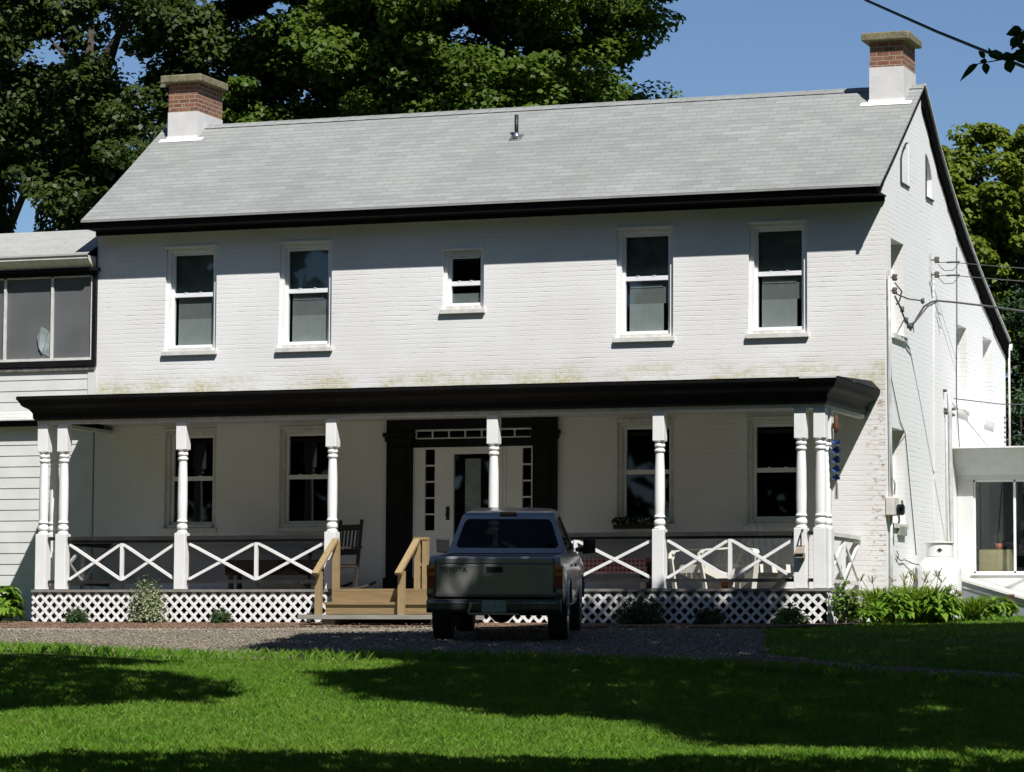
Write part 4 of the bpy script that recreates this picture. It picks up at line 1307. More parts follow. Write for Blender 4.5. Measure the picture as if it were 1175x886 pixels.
rk = empty("rocking_chair", (-8.42, -1.15, 0), "dark wooden rocking chair beside the turned post at the top of the steps", "rocking chair", math.radians(-28)); local(rk)
mbk = MB()
for x in (-.26, .26):
    mbk.bar((x, .22, .04), (x, .34, 1.10), .045, .04, (1, 0, 0))
for z_ in (.98, .6):
    mbk.bar((-.26, .28 + (z_ - .6) * .11, z_), (.26, .28 + (z_ - .6) * .11, z_), .025, .09)
for i in range(5):
    x = -.18 + .09 * i
    mbk.bar((x, .285, .62), (x, .33, .98), .04, .014, (0, 1, 0))
mbk.build("backrest", M['darkwood'], rk, bevel=.005)
MB().box(-.28, .28, -.26, .27, .40, .435).box(-.27, .27, -.25, .25, .35, .40).build("seat", M['darkwood'], rk, bevel=.006)
for x in (-.29, .29):
    MB().bar((x, -.32, .64), (x, .30, .67), .075, .028).build("arm", M['darkwood'], rk)
    MB().bar((x, -.24, .05), (x, -.24, .64), .04, .04, (0, 1, 0)).build("leg", M['darkwood'], rk)
    MB().tube([(x, -.5 + .11 * i, .025 + .11 * ((i - 5) / 5.) ** 2) for i in range(11)], .022, 6).build("rocker", M['darkwood'], rk)

def bench(loc, length, mat, label, depth=.42, zc=.42):
    o = empty("porch_bench", loc, label, "bench"); local(o)
    MB().box(-length / 2, length / 2, -depth / 2, depth / 2, zc - .05, zc).build("seat", M['darkwood'], o)
    c = MB(); c.box(-length / 2 + .01, length / 2 - .01, -depth / 2 - .012, depth / 2, zc + .002, zc + .07); c.box(-length / 2 + .01, length / 2 - .01, -depth / 2 - .03, -depth / 2 - .014, zc - .17, zc + .07)
    c.build("cushion", mat, o, bevel=.012)
    for x in (-length / 2 + .08, length / 2 - .08):
        for y in (-depth / 2 + .05, depth / 2 - .05):
            MB().box(x - .03, x + .03, y - .03, y + .03, 0, zc - .05).build("leg", M['darkwood'], o)
    return o
bench((-4.03, -.75, 0), 1.22, M['gingham'], "low bench with red and white gingham cushion behind the rail, right of the truck")
bench((-9.6, -.55, 0), 1.7, M['dullred'], "dim dark bench with dull red cushion behind the left railing")
fp_ = empty("orange_pot", (-1.85, -2.05, 0), "small orange clay pot on the porch floor in front of the garden chairs", "flower pot"); local(fp_)
MB().lathe([(.07, 0), (.105, .12), (.115, .12), (.115, .15), (.095, .15), (.08, .05)], n=16).build("pot", M['terracotta'], fp_)

bh = empty("birdhouse", (-.665, PY - .03, .43), "small brown wooden birdhouse hung on the second post from the right porch corner", "birdhouse"); local(bh)
MB().box(-.06, .06, -.075, .03, 0, .07).build("box", M['birdwood'], bh)
b = MB(); b.add([(-.07, -.10, .055), (.07, -.10, .055), (.055, .03, .17), (-.055, .03, .17), (-.07, -.10, .07), (.07, -.10, .07), (.055, .045, .185), (-.055, .045, .185)], [(0, 3, 2, 1), (4, 5, 6, 7), (0, 1, 5, 4), (1, 2, 6, 5), (2, 3, 7, 6), (3, 0, 4, 7)])
b.build("roof", M['birdwood'], bh)
MB().tube([(0, .02, .17), (.01, -.02, .25), (.015, -.05, .33), (.02, .0, .40), (.02, .05, .40)], .012, 6).build("hook", M['blackplastic'], bh)

sp_ = empty("wind_spinner", (-.24, -2.0, 2.62), "blue spiral wind spinner with rust brown ornament hanging at the right end of the porch", "wind spinner"); local(sp_)
h = MB(); n = 60; vs = []
for i in range(n + 1):
    a = i / n * 2 * math.pi * 2.1; zz = -.50 - .56 * i / n; r_ = .075 * (1 - .25 * i / n)
    vs += [(r_ * math.cos(a), r_ * math.sin(a), zz), (-r_ * math.cos(a), -r_ * math.sin(a), zz)]
h.add(vs, [(2 * i, 2 * i + 1, 2 * i + 3, 2 * i + 2) for i in range(n)])
h.build("spiral", M['bluemetal'], sp_)
MB().tube([(0, 0, 0), (0, 0, -1.12)], .004, 5).build("cord", M['wire'], sp_)
h = MB(); h.lathe([(0, -.40), (.03, -.37), (.045, -.30), (.03, -.22), (.035, -.17), (.0, -.12)], n=10); h.box(-.06, .06, -.008, .008, -.33, -.25); h.build("ornament", M['rustfig'], sp_)
h = MB()
for i in range(4):
    h.tube([(.01 * i - .015, .01 * (i % 2), -1.10), (.014 * i - .02, .01 * (i % 2), -1.34)], .005, 5)
h.build("tail", M['rustfig'], sp_)

# ------------------------------------------------------------------ pickup truck
tr_h = math.radians(16.0)
hv = Vector((-math.sin(tr_h), math.cos(tr_h), 0))
rear = Vector((-2.666, -9.453, 0))
axle = rear + hv * 1.1
tz = gzf(axle.x, axle.y)
front = rear + hv * 4.15
pitch = math.atan2(gzf(front.x, front.y) - tz, 3.05)
truck = bpy.data.objects.new("pickup_truck", None); COL.objects.link(truck)
truck.location = (rear.x, rear.y, tz - 1.1 * math.tan(pitch))
truck.rotation_euler = (pitch, 0, tr_h)
setp(truck, "grey pickup truck parked tailgate to the lawn in front of the porch steps", "pickup truck")
local(truck)
HW = .85
def arch(cy, r, n=12, z0=.47):
    a0 = math.asin((z0 - .37) / r)
    return [(cy + r * math.cos(math.pi - a0 - (math.pi - 2 * a0) * i / n) , .37 + r * math.sin(math.pi - a0 - (math.pi - 2 * a0) * i / n)) for i in range(n + 1)]
side = [(.06, .55), (.0, .62), (.0, 1.02), (.03, 1.075), (.08, 1.09), (2.02, 1.10), (3.95, 1.10), (4.5, 1.04), (4.95, .96), (5.08, .84), (5.10, .5), (4.95, .44)]
side += list(reversed(arch(4.15, .43)))[0:]
side += [(3.6, .42), (1.6, .42)] + list(reversed(arch(1.1, .43)))
body = MB()
for sx in (-1, 1):
    # lofted side: outer skin with tumblehome
    def xo(z): return sx * (HW - .05 * max(0, (z - .85) / .25) ** 1.5 - .03 * max(0, (.62 - z) / .2))
    vs = [(xo(z), y, z) for (y, z) in side] + [(xo(z) - sx * .09, y, z) for (y, z) in side]
    n = len(side)
    body.add(vs, [tuple(range(n)), tuple(range(2 * n - 1, n - 1, -1))] + [(i, i + n, (i + 1) % n + n, (i + 1) % n) for i in range(n)])
    for cy in (1.1, 4.15):
        a = arch(cy, .43); b_ = arch(cy, .475)
        vv = []
        for (p, q) in zip(a, b_):
            vv += [(xo(.8) + sx * .035, p[0], p[1]), (xo(.8) + sx * .0, q[0], q[1]), (xo(.8) - sx * .08, p[0], p[1])]
        ff = []
        for i in range(len(a) - 1):
            ff += [(3 * i, 3 * i + 1, 3 * i + 4, 3 * i + 3), (3 * i, 3 * i + 3, 3 * i + 5, 3 * i + 2)]
        body.add(vv, ff, 0, True)
# bed floor, bulkhead, hood, nose
body.box(-.76, .76, .05, 2.0, .58, .62); body.box(-.76, .76, 1.98, 2.06, .5, 1.09)
body.prism([(3.9, 1.0), (3.9, 1.13), (4.4, 1.10), (4.9, 1.0), (5.04, .9), (5.08, .6), (5.0, .45), (4.9, .45)], 'x', -.76, .76)
body.box(-.76, .76, 2.06, 4.0, .40, .48)
bo = body.build("body", M['paint'], truck, bevel=.012)
# tailgate
tg = MB()
tg.prism([(-.012, .585), (-.02, .62), (-.02, .975), (-.012, .985), (-.012, .99), (-.024, 1.0), (-.024, 1.055), (-.005, 1.085), (.03, 1.085), (.045, .585)], 'x', -.725, .725)
tgo = tg.build("tailgate", M['paint'], truck, bevel=.006)
MB().box(-.10, .10, -.027, -.018, .885, .955).box(-.075, .075, -.034, -.026, .925, .95).build("handle", M['blackplastic'], tgo)
cu = bpy.data.curves.new("lettering", 'FONT'); cu.body = "TOYOTA"; cu.size = .078; cu.extrude = .003; cu.space_character = 1.12; cu.offset = .0012
cu.materials.append(M['blackplastic'])
tmp = bpy.data.objects.new("lettering_curve", cu)
lm_ = bpy.data.meshes.new_from_object(tmp)
bpy.data.objects.remove(tmp); lm_.name = "lettering"
if not lm_.materials: lm_.materials.append(M['blackplastic'])
lt = bpy.data.objects.new("lettering", lm_); link(lt, tgo); lt.location = (-.685, -.0235, .895); lt.rotation_euler = (math.radians(90), 0, 0); lt.scale = (.98, 1, 1)
for sx in (-1, 1):
    l = MB(); l.box(*sorted((sx * .735, sx * .842)), -.014, .07, .685, .975)
    lo_ = l.build("tail_light", M['redlens'], truck, bevel=.008)
    l = MB(); l.box(*sorted((sx * .737, sx * .846)), -.02, .06, .845, .973); l.build("amber_lens", M['amber'], lo_, bevel=.006)
    l = MB(); l.box(*sorted((sx * .75, sx * .83)), -.0225, -.016, .885, .935); l.build("reversing_lens", M['redlens'], lo_)
# bumper
bp_ = MB()
pf = [(-.06, .56), (-.15, .555), (-.19, .52), (-.19, .43), (-.16, .39), (-.06, .39)]
bp_.prism(pf, 'x', -.83, -.33); bp_.prism(pf, 'x', .33, .83); bp_.prism([(-.06, .56), (-.11, .55), (-.11, .41), (-.06, .39)], 'x', -.33, .33)
bpo = bp_.build("bumper", simple("dark_step_bumper", (.07, .072, .075), .3, metal=.6, var=.3), truck, bevel=.012)
MB().box(-.31, .31, -.185, -.06, .372, .392).bar((-.32, -.12, .395), (-.275, -.12, .52), .02, .03).build("chrome_step", M['steel'], bpo)
MB().box(-.15, .15, -.122, -.114, .40, .545).build("licence_plate", M['plate'], bpo)
MB().box(-.8, .80, -.194, -.188, .512, .520).build("bumper_trim", M['steel'], bpo)
# cab
cab = MB(); glass = []
def framed(q, ins, r=.05, k=4):
    """q: 4 corners (bl,br,tr,tl); ins: left,right,bottom,top insets in metres"""
    q = [Vector(p) for p in q]
    ex = (q[1] - q[0]); ey = (q[3] - q[0]); W = ex.length; H = ey.length
    def P(s, t):
        a = q[0].lerp(q[1], s); b = q[3].lerp(q[2], s); return a.lerp(b, t)
    l, rr, b, t = ins[0] / W, 1 - ins[1] / W, ins[2] / H, 1 - ins[3] / H
    rs, rt = r / W, r / H
    cs = [(l, b, 180), (rr, b, 270), (rr, t, 0), (l, t, 90)]
    inner = []
    for (s, tt, a0) in cs:
        cx_ = s + rs if s == l else s - rs; cy_ = tt + rt if tt == b else tt - rt
        inner.append([P(cx_ + rs * math.cos(math.radians(a0 + 90 * i / k)), cy_ + rt * math.sin(math.radians(a0 + 90 * i / k))) for i in range(k + 1)])
    for i in range(4):
        for j in range(k):
            cab.add([q[i], inner[i][j], inner[i][j + 1]], [(0, 1, 2)])
        cab.add([q[i], inner[i][k], inner[(i + 1) % 4][0], q[(i + 1) % 4]], [(0, 1, 2, 3)])
    nrm = ex.cross(ey).normalized()
    ring = [p - nrm * .012 for a in inner for p in a]
    glass.append(ring)
    n = len(ring); flat = [p for a in inner for p in a]
    cab.add(flat + ring, [(i, (i + 1) % n, n + (i + 1) % n, n + i) for i in range(n)])
RB = [(-.775, 2.06, 1.10), (.775, 2.06, 1.10), (.60, 2.27, 1.585), (-.60, 2.27, 1.585)]
WB = [(.775, 4.05, 1.12), (-.775, 4.05, 1.12), (-.60, 3.25, 1.63), (.60, 3.25, 1.63)]
framed(RB, (.075, .075, .075, .05), .07, 5)
framed(WB, (.07, .07, .03, .05), .06)
framed([RB[1], WB[0], WB[3], RB[2]], (.12, .2, .03, .05), .05)
framed([WB[1], RB[0], RB[3], WB[2]], (.2, .12, .03, .05), .05)
lv0 = [(-.60, 2.27, 1.585), (.60, 2.27, 1.585), (.60, 3.25, 1.63), (-.60, 3.25, 1.63)]
lv1 = [(-.565, 2.31, 1.62), (.565, 2.31, 1.62), (.565, 3.2, 1.66), (-.565, 3.2, 1.66)]
lv2 = [(-.48, 2.42, 1.645), (.48, 2.42, 1.645), (.48, 3.1, 1.685), (-.48, 3.1, 1.685)]
lv3 = [(-.25, 2.6, 1.655), (.25, 2.6, 1.655), (.25, 3.0, 1.695), (-.25, 3.0, 1.695)]
cab.add(lv0 + lv1 + lv2 + lv3, [(a * 4 + i, a * 4 + (i + 1) % 4, a * 4 + 4 + (i + 1) % 4, a * 4 + 4 + i) for a in range(3) for i in range(4)] + [(12, 13, 14, 15)], 0, True)
cabo = cab.build("cab", M['paint'], truck)
names = ["rear_window", "windshield", "side_window", "side_window"]
for nm, ring in zip(names, glass):
    g_ = MB(); g_.add(ring, [tuple(range(len(ring)))]); g_.build(nm, M['carglass'], cabo, recalc=False)
sb = MB()
for x in (-.36, .36):
    sb.box(x - .24, x + .24, 2.75, 2.9, .6, 1.17); sb.box(x - .11, x + .11, 2.77, 2.86, 1.19, 1.34)
sb.box(-.7, .7, 3.75, 4.0, .9, 1.12)
sb.box(-.76, .76, 2.08, 2.1, .6, 1.12)
sb.build("seat", M['seat'], cabo, bevel=.02)
tgm = MB(); tgm.box(-.15, -.085, 2.36, 2.364, 1.22, 1.40); tgm.box(-.085, -.05, 2.36, 2.364, 1.27, 1.33); tgm.box(-.20, -.185, 2.36, 2.364, 1.30, 1.33); tgm.build("window_green_patch", M['green_patch'], cabo)  # pale green pieces just inside the rear window
bl = MB(); bl.prism([(-.115, 1.592), (.115, 1.592), (.10, 1.635), (-.10, 1.635)], 'y', 2.245, 2.33); bl.build("brake_light", M['redlens'], cabo, bevel=.006)
for sx in (-1, 1):
    mm = MB(); mm.prism([(sx * .90, 1.07), (sx * 1.07, 1.09), (sx * 1.08, 1.28), (sx * .91, 1.27)], 'y', 3.62, 3.72); mm.box(*sorted((sx * .80, sx * .92)), 3.66, 3.70, 1.10, 1.16)
    mm.build("mirror", M['wire'], truck, bevel=.015)
    hd = MB(); hd.box(*sorted((sx * .852, sx * .872)), 2.55, 2.72, .92, .96); hd.build("door_handle", M['blackplastic'], truck)
    hl = MB(); hl.box(*sorted((sx * .5, sx * .8)), 5.04, 5.09, .72, .88); hl.build("headlight", M['vinyl'], truck, bevel=.01)
MB().box(-.8, .8, 5.05, 5.2, .42, .58).build("front_bumper", M['chrome'], truck, bevel=.02)
def wheel(sx, y):
    x0 = sx * .73
    t = MB(); pr_ = [(.20, -.11), (.30, -.125), (.345, -.115), (.365, -.09), (.37, 0), (.365, .09), (.345, .115), (.30, .125), (.20, .11)]
    t.lathe(pr_, (x0, y, .37), 'x', 36)
    w_ = t.build("wheel", M['tyre'], truck)
    r_ = MB(); r_.lathe([(.215, .10), (.205, .118), (.185, .112), (.18, .08), (.07, .09), (.06, .12), (.0, .125)] if sx > 0 else [(.215, -.10), (.205, -.118), (.185, -.112), (.18, -.08), (.07, -.09), (.06, -.12), (0, -.125)], (x0, y, .37), 'x', 24)
    for i in range(6):
        a = i * math.pi / 3
        r_.bar((x0 + sx * .1, y + .06 * math.cos(a), .37 + .06 * math.sin(a)), (x0 + sx * .1, y + .19 * math.cos(a), .37 + .19 * math.sin(a)), .035, .05, (1, 0, 0))
    r_.build("rim", M['steel'], w_)
for sx in (-1, 1):
    wheel(sx, 1.1); wheel(sx, 4.15)
ax = MB(); ax.tube([(-.65, 1.1, .37), (.65, 1.1, .37)], .05, 8); ax.lathe([(.05, -.16), (.13, -.08), (.15, 0), (.13, .08), (.05, .16)], (0, 1.1, .37), 'x', 14)
ax.box(-.45, -.38, .1, 4.8, .48, .58); ax.box(.38, .45, .1, 4.8, .48, .58); ax.tube([(.5, .3, .42), (.5, 2.0, .4)], .035, 8)
ax.build("chassis", M['blackplastic'], truck)

# ------------------------------------------------------------------ plants
def blob_plant(name, loc, r, h, n, leaf, mat, label, cat, group=None, seed=0, stems=6, bottom=.25):
    o = empty(name, loc, label, cat, 0, group); local(o)
    rg = np.random.default_rng(seed)
    nb = max(4, n // 60)
    cl = rg.normal(size=(nb, 3)); cl /= np.linalg.norm(cl, axis=1, keepdims=True)
    cl[:, 2] = np.abs(cl[:, 2])
    cl *= rg.uniform(.45, .9, (nb, 1))
    pts = cl[rg.integers(0, nb, n)] + rg.normal(size=(n, 3)) * .19
    pts[:, 2] = np.maximum(pts[:, 2], -.15 * rg.random(n))
    cen = pts * np.array([r, r, h * .8]) + np.array([0, 0, h * bottom * .6])
    nor = pts + rg.normal(size=(n, 3)) * .5 + np.array([0, -.1, .6])
    leaf_mesh("foliage", cen, nor, leaf, leaf * .6, mat, o)
    s = MB()
    for i in range(stems):
        a = i * 2.4
        s.tube([(0, 0, -.08), (r * .3 * math.cos(a), r * .3 * math.sin(a), h * .45), (r * .55 * math.cos(a), r * .55 * math.sin(a), h * .8)], .006, 5)
    s.build("stem", M['bark'], o)
    return o
def onground(x, y): return (x, y, gzf(x, y))
LY = PY - .32
blob_plant("boxwood_shrub", onground(-11.95, LY - .15), .21, .27, 2200, .035, M['shrub'], "small round dark green shrub by the lattice, farthest left of the low shrubs", "shrub", "small shrubs along the lattice", 3)
vs_ = blob_plant("variegated_shrub", onground(-10.85, LY), .31, .68, 2200, .05, M['varieg'], "tall pale variegated shrub growing against the left lattice", "shrub", None, 4)
blob_plant("boxwood_shrub", onground(-9.55, LY - .1), .17, .25, 1500, .035, M['shrub'], "tiny dark green shrub by the lattice between the variegated shrub and the steps", "shrub", "small shrubs along the lattice", 5)
blob_plant("boxwood_shrub", onground(-2.95, LY), .38, .46, 2600, .045, M['shrub'], "wide dark shrub in shade against the lattice below the porch post right of the truck", "shrub", "small shrubs along the lattice", 6)
blob_plant("boxwood_shrub", onground(-1.9, LY), .26, .30, 1700, .04, M['shrub'], "small dark shrub in shade against the right lattice below the garden chairs", "shrub", "small shrubs along the lattice", 7)
blob_plant("leafy_weed", onground(-.72, LY - .1), .28, .32, 1100, .06, M['weed'], "bright green leafy weed at the sunlit right end of the lattice", "plant", None, 8)
blob_plant("leafy_weed", onground(-.05, LY + .3), .22, .60, 460, .085, M['weed'], "tall thin leafy stems growing at the right corner of the porch", "plant", None, 9)

def arch_leaves(rg, n, L, W, spread, up):
    """long arching strap leaves from the origin"""
    K = 6
    az = rg.uniform(0, 2 * np.pi, n); sp = spread * rg.uniform(.35, 1.15, n); ht = up * rg.uniform(.6, 1.15, n)
    base = rg.normal(size=(n, 2)) * .06
    V = np.empty((n, K + 1, 2, 3))
    for k in range(K + 1):
        s = k / K
        d = sp * s ** 1.15
        z = ht * (1.9 * s - 1.15 * s * s)
        w = W * (1 - .9 * s ** 2.2) * .5
        cx = base[:, 0] + np.cos(az) * d; cy = base[:, 1] + np.sin(az) * d
        V[:, k, 0] = np.stack([cx - np.sin(az) * w, cy + np.cos(az) * w, z], -1)
        V[:, k, 1] = np.stack([cx + np.sin(az) * w, cy - np.cos(az) * w, z], -1)
    idx = np.arange(n * (K + 1) * 2).reshape(n, K + 1, 2)
    F = np.stack([idx[:, :-1, 0], idx[:, :-1, 1], idx[:, 1:, 1], idx[:, 1:, 0]], -1).reshape(-1, 4)
    return V.reshape(-1, 3), F
def daylily(loc, n, spread, up, label, seed, stalks=5):
    o = empty("daylily_clump", loc, label, "plant", 0, "daylilies beside the porch"); local(o)
    rg = np.random.default_rng(seed)
    v, f = arch_leaves(rg, n, 1, .028, spread, up)
    numpy_mesh("foliage", v, f, M['daylily'], o)
    s = MB()
    for i in range(stalks):
        a = rg.uniform(0, 6.28); d = rg.uniform(.1, .35)
        p = (d * math.cos(a), d * math.sin(a), up * rg.uniform(.95, 1.2))
        s.tube([(0, 0, 0), (p[0] * .4, p[1] * .4, p[2] * .6), p], .006, 4)
        for q in range(4):
            b = rg.uniform(0, 6.28)
            e = (p[0] + .06 * math.cos(b), p[1] + .06 * math.sin(b), p[2] + rg.uniform(-.03, .08))
            s.tube([(p[0], p[1], p[2] - .05), e], [.004, .009], 4)
    s.build("flower_stalk", M['seedhead'], o)
def hosta(loc, n, L, up, label, seed, mat='hosta', group="hostas beside the porch"):
    o = empty("hosta_clump", loc, label, "plant", 0, group); local(o)
    rg = np.random.default_rng(seed)
    K = 5
    az = rg.uniform(0, 2 * np.pi, n); el = rg.uniform(.1, 1.0, n)
    V = np.empty((n, K + 1, 3, 3))
    R0 = L * 2.1
    r0 = R0 * np.sqrt(rg.random(n)) * .85
    pa = rg.uniform(0, 2 * np.pi, n)
    px_, py_ = np.cos(pa) * r0, np.sin(pa) * r0
    az = pa + rg.normal(size=n) * .9
    z0 = up * np.clip(1 - .55 * (r0 / R0) ** 2, .2, 1) * rg.uniform(.45, 1.05, n)
    lift = rg.uniform(-.1, .7, n); Ls = L * rg.uniform(.65, 1.2, n)
    prof = [.15, .75, 1.0, .85, .45, .03]
    for k in range(K + 1):
        s = k / K
        d = s * Ls; z = z0 + Ls * (lift * s - .75 * s * s)
        w = Ls * .34 * prof[k]
        cx = px_ + np.cos(az) * d; cy = py_ + np.sin(az) * d
        for j, q in enumerate((-1, 0, 1)):
            V[:, k, j] = np.stack([cx - q * np.sin(az) * w, cy + q * np.cos(az) * w, z + abs(q) * w * .3], -1)
    idx = np.arange(n * (K + 1) * 3).reshape(n, K + 1, 3)
    F = np.concatenate([np.stack([idx[:, :-1, j], idx[:, :-1, j + 1], idx[:, 1:, j + 1], idx[:, 1:, j]], -1).reshape(-1, 4) for j in (0, 1)])
    numpy_mesh("foliage", V.reshape(-1, 3), F, M[mat], o)
    s = MB()
    for i in range(10):
        a = i * .63; s.tube([(0, 0, 0), (.12 * math.cos(a), .12 * math.sin(a), up * .5)], .008, 4)
    s.build("stem", M['hosta'], o)
daylily(onground(.12, -.9), 260, .6, .58, "daylily clump with arching leaves right beside the porch corner", 21, 3)
daylily(onground(.55, -.4), 280, .64, .60, "tall daylily clump with a few dry stalks in front of the meter pipes", 22, 6)
daylily(onground(.82, .1), 240, .56, .42, "daylily clump with dry flower stalks in front of the propane tank", 23, 8)
daylily(onground(.2, .35), 220, .5, .60, "daylily clump close to the gable wall left of the propane tank", 24, 5)
daylily(onground(1.25, .1), 180, .5, .42, "low daylily clump at the front right of the planting by the gable", 25, 0)
daylily(onground(.9, -.85), 200, .6, .62, "daylily clump at the lawn side of the planting between the hostas", 26, 2)
hosta(onground(.45, -1.5), 240, .15, .46, "light green hosta with broad leaves at the front of the planting", 31)
hosta(onground(1.05, -1.05), 240, .15, .44, "broad leaved hosta between the daylilies and the lawn", 32)
hosta(onground(1.5, .5), 200, .15, .36, "broad leaved hosta at the far right end of the planting", 33)
hosta(onground(.12, -1.9), 130, .13, .32, "small hosta nearest the lattice at the porch corner", 34)
hosta(onground(-13.75, -2.0), 260, .17, .58, "dense green hosta left of the porch lattice, nearer the lattice", 35)
hosta(onground(-14.5, -2.3), 260, .17, .56, "dense green hosta at the left edge in front of the clapboard wall", 36)
hosta(onground(-13.4, -2.75), 140, .14, .32, "low green hosta touching the left end of the lattice", 37)

wp = empty("window_planter", (-3.85, -.13, .985), "dark leafy plants in a box on the ground-floor windowsill right of the truck", "planter"); local(wp)
MB().box(-.36, .36, -.05, .05, -.03, .04).build("box", M['darkwood'], wp)
rg = np.random.default_rng(5)
c_ = np.stack([rg.uniform(-.36, .36, 260), rg.uniform(-.1, .05, 260), .05 + rg.random(260) * .09], -1)
leaf_mesh("foliage", c_, rg.normal(size=(260, 3)) + np.array([0, -.6, .6]), .06, .04, M['conifer'], wp)

# ------------------------------------------------------------------ trees
def crown_points(rg, center, radii, nclump, leaves, rc, flat=.55, inner=.35, cut=None, tilt=(.25, -.3, .9)):
    c = rg.normal(size=(nclump, 3)); c /= np.linalg.norm(c, axis=1, keepdims=True)
    c *= rg.uniform(inner, 1.0, (nclump, 1)) ** .7
    c = c * np.array(radii) + np.array(center)
    # lumpy outline
    c += rg.normal(size=c.shape) * .25
    if cut is not None:
        c = c[cut(c)]
    R = rc * rg.uniform(.55, 1.35, len(c))
    k = np.repeat(np.arange(len(c)), leaves)
    n = len(k)
    d = rg.normal(size=(n, 3)); d /= np.linalg.norm(d, axis=1, keepdims=True)
    rad = rg.uniform(.35, 1.05, (n, 1)) ** .6
    # sub-lumps inside every clump
    sub = rg.normal(size=(len(c), 7, 3)); sub /= np.linalg.norm(sub, axis=2, keepdims=True)
    si = rg.integers(0, 7, n)
    p = sub[k, si] * .62 + d * rad * .52
    p[:, 2] = p[:, 2] * flat
    cen = c[k] + p * R[k][:, None]
    nor = d * .55 + np.array(tilt) + rg.normal(size=(n, 3)) * .45
    return c, cen, nor
def limb_mesh(trunk_pts, trunk_r, targets, rg, n=8):
    mb = MB(); mb.tube(trunk_pts, trunk_r, 10)
    tp = np.array(trunk_pts)
    for t in targets:
        z = np.clip(t[2] - 1.2 - rg.uniform(.3, 2.5), tp[0, 2] + 1.2, tp[-1, 2])
        i = min(np.searchsorted(tp[:, 2], z), len(tp) - 1); i = max(i, 1)
        f = (z - tp[i - 1, 2]) / max(1e-3, tp[i, 2] - tp[i - 1, 2])
        a = tp[i - 1] + (tp[i] - tp[i - 1]) * f
        mid = (a + t) / 2 + rg.normal(size=3) * .25 + np.array([0, 0, .3])
        r0 = .05 + .02 * np.linalg.norm(t - a)
        mb.tube([tuple(a), tuple(mid), tuple(t)], [r0, r0 * .6, .015], 6)
    return mb
def tree(name, base, trunk_h, lean, r0, center, radii, nclump, leaves, rc, leaf, mat, label, seed, group, flat=.55, inner=.35, cut=None, nl=26, leafw=.75):
    rg = np.random.default_rng(seed)
    o = empty(name, base, label, "tree", 0, group)
    c, cen, nor = crown_points(rg, center, radii, nclump, leaves, rc, flat, inner, cut)
    b = np.array(base)
    tops = b + np.array([lean[0], lean[1], trunk_h])
    tps = [tuple(b + np.array([0, 0, -.4]))] + [tuple(b + (tops - b) * s + np.array([.12 * math.sin(5 * s), .1 * math.cos(4 * s), 0])) for s in (.15, .4, .65, .85, 1.0)]
    lm = limb_mesh(tps, [r0 * 1.25, r0, r0 * .8, r0 * .6, r0 * .4, r0 * .12], c[rg.permutation(len(c))[:nl]], rg)
    lm.build("trunk", M['bark'], o)
    leaf_mesh("crown", cen, nor, leaf, leaf * leafw, mat, o)
    return o
GB = "trees behind the house"
# big maple behind the middle of the roof
tree("maple_tree", (-11.2, 15.2, gzf(-11, 15)), 13, (.0, 1.6), .30, (-12.0, 15.2, 12.1), (3.8, 3.6, 5.2), 205, 1050, .90, .140, M['maple'],
     "broad maple rising behind the middle of the roof, its right edge against open sky", 101, GB, flat=.5, inner=.3, nl=18)
tree("maple_tree", (-16.4, 17.2, gzf(-16, 17)), 12, (.2, 1.2), .3, (-16.2, 17.0, 12.6), (3.1, 3.2, 5.4), 120, 1000, .90, .140, M['maple'],
     "darker maple rising directly behind the left chimney", 102, GB, flat=.5, inner=.4)
# ivy covered trees on the left
iv = tree("ivy_clad_tree", (-21.3, 14.0, gzf(-21, 14)), 13, (.3, .8), .34, (-21.0, 14.1, 12.9), (2.9, 2.4, 4.7), 80, 640, .8, .15, M['ivy'],
     "ivy-clad tree with a thick dark trunk behind the left wing roof", 103, GB, flat=.7, inner=.35, nl=14)
rg = np.random.default_rng(55)
n = 9000
hz = rg.uniform(.5, 11.5, n); an = rg.uniform(0, 6.28, n); rr_ = .45 + .22 * rg.random(n) + .18 * np.sin(hz * 2.1 + an)
cen = np.stack([-21.3 + .02 * hz + np.cos(an) * rr_, 14 + .012 * hz + np.sin(an) * rr_, gzf(-21, 14) + hz], -1)
leaf_mesh("ivy", cen, np.stack([np.cos(an), np.sin(an), rg.uniform(-.1, .8, n)], -1), .17, .14, M['ivy'], iv)
iv2 = tree("ivy_clad_tree", (-23.6, 15.5, gzf(-23, 15)), 15, (-.6, .2), .34, (-24.4, 15.6, 13.6), (2.5, 2.4, 4.4), 60, 640, .75, .15, M['ivy'],
     "leaning ivy-clad tree at the left edge behind the wing roof", 104, GB, flat=.7, inner=.3)
n = 5000
hz = rg.uniform(.5, 10.5, n); an = rg.uniform(0, 6.28, n); rr_ = .34 + .16 * rg.random(n)
cen = np.stack([-23.6 - .04 * hz + np.cos(an) * rr_, 15.5 + .012 * hz + np.sin(an) * rr_, gzf(-23, 15) + hz], -1)
leaf_mesh("ivy", cen, np.stack([np.cos(an), np.sin(an), rg.uniform(-.1, .8, n)], -1), .16, .13, M['ivy'], iv2)
tree("locust_tree", (-18.6, 13.2, gzf(-18.6, 13)), 10.5, (.3, .2), .16, (-18.4, 13.3, 8.6), (1.5, 1.4, 2.0), 26, 420, .65, .135, M['ivy'],
     "lighter small-leaved tree between the ivy-clad trunk and the left chimney", 105, GB, flat=.6, inner=.2, nl=16)
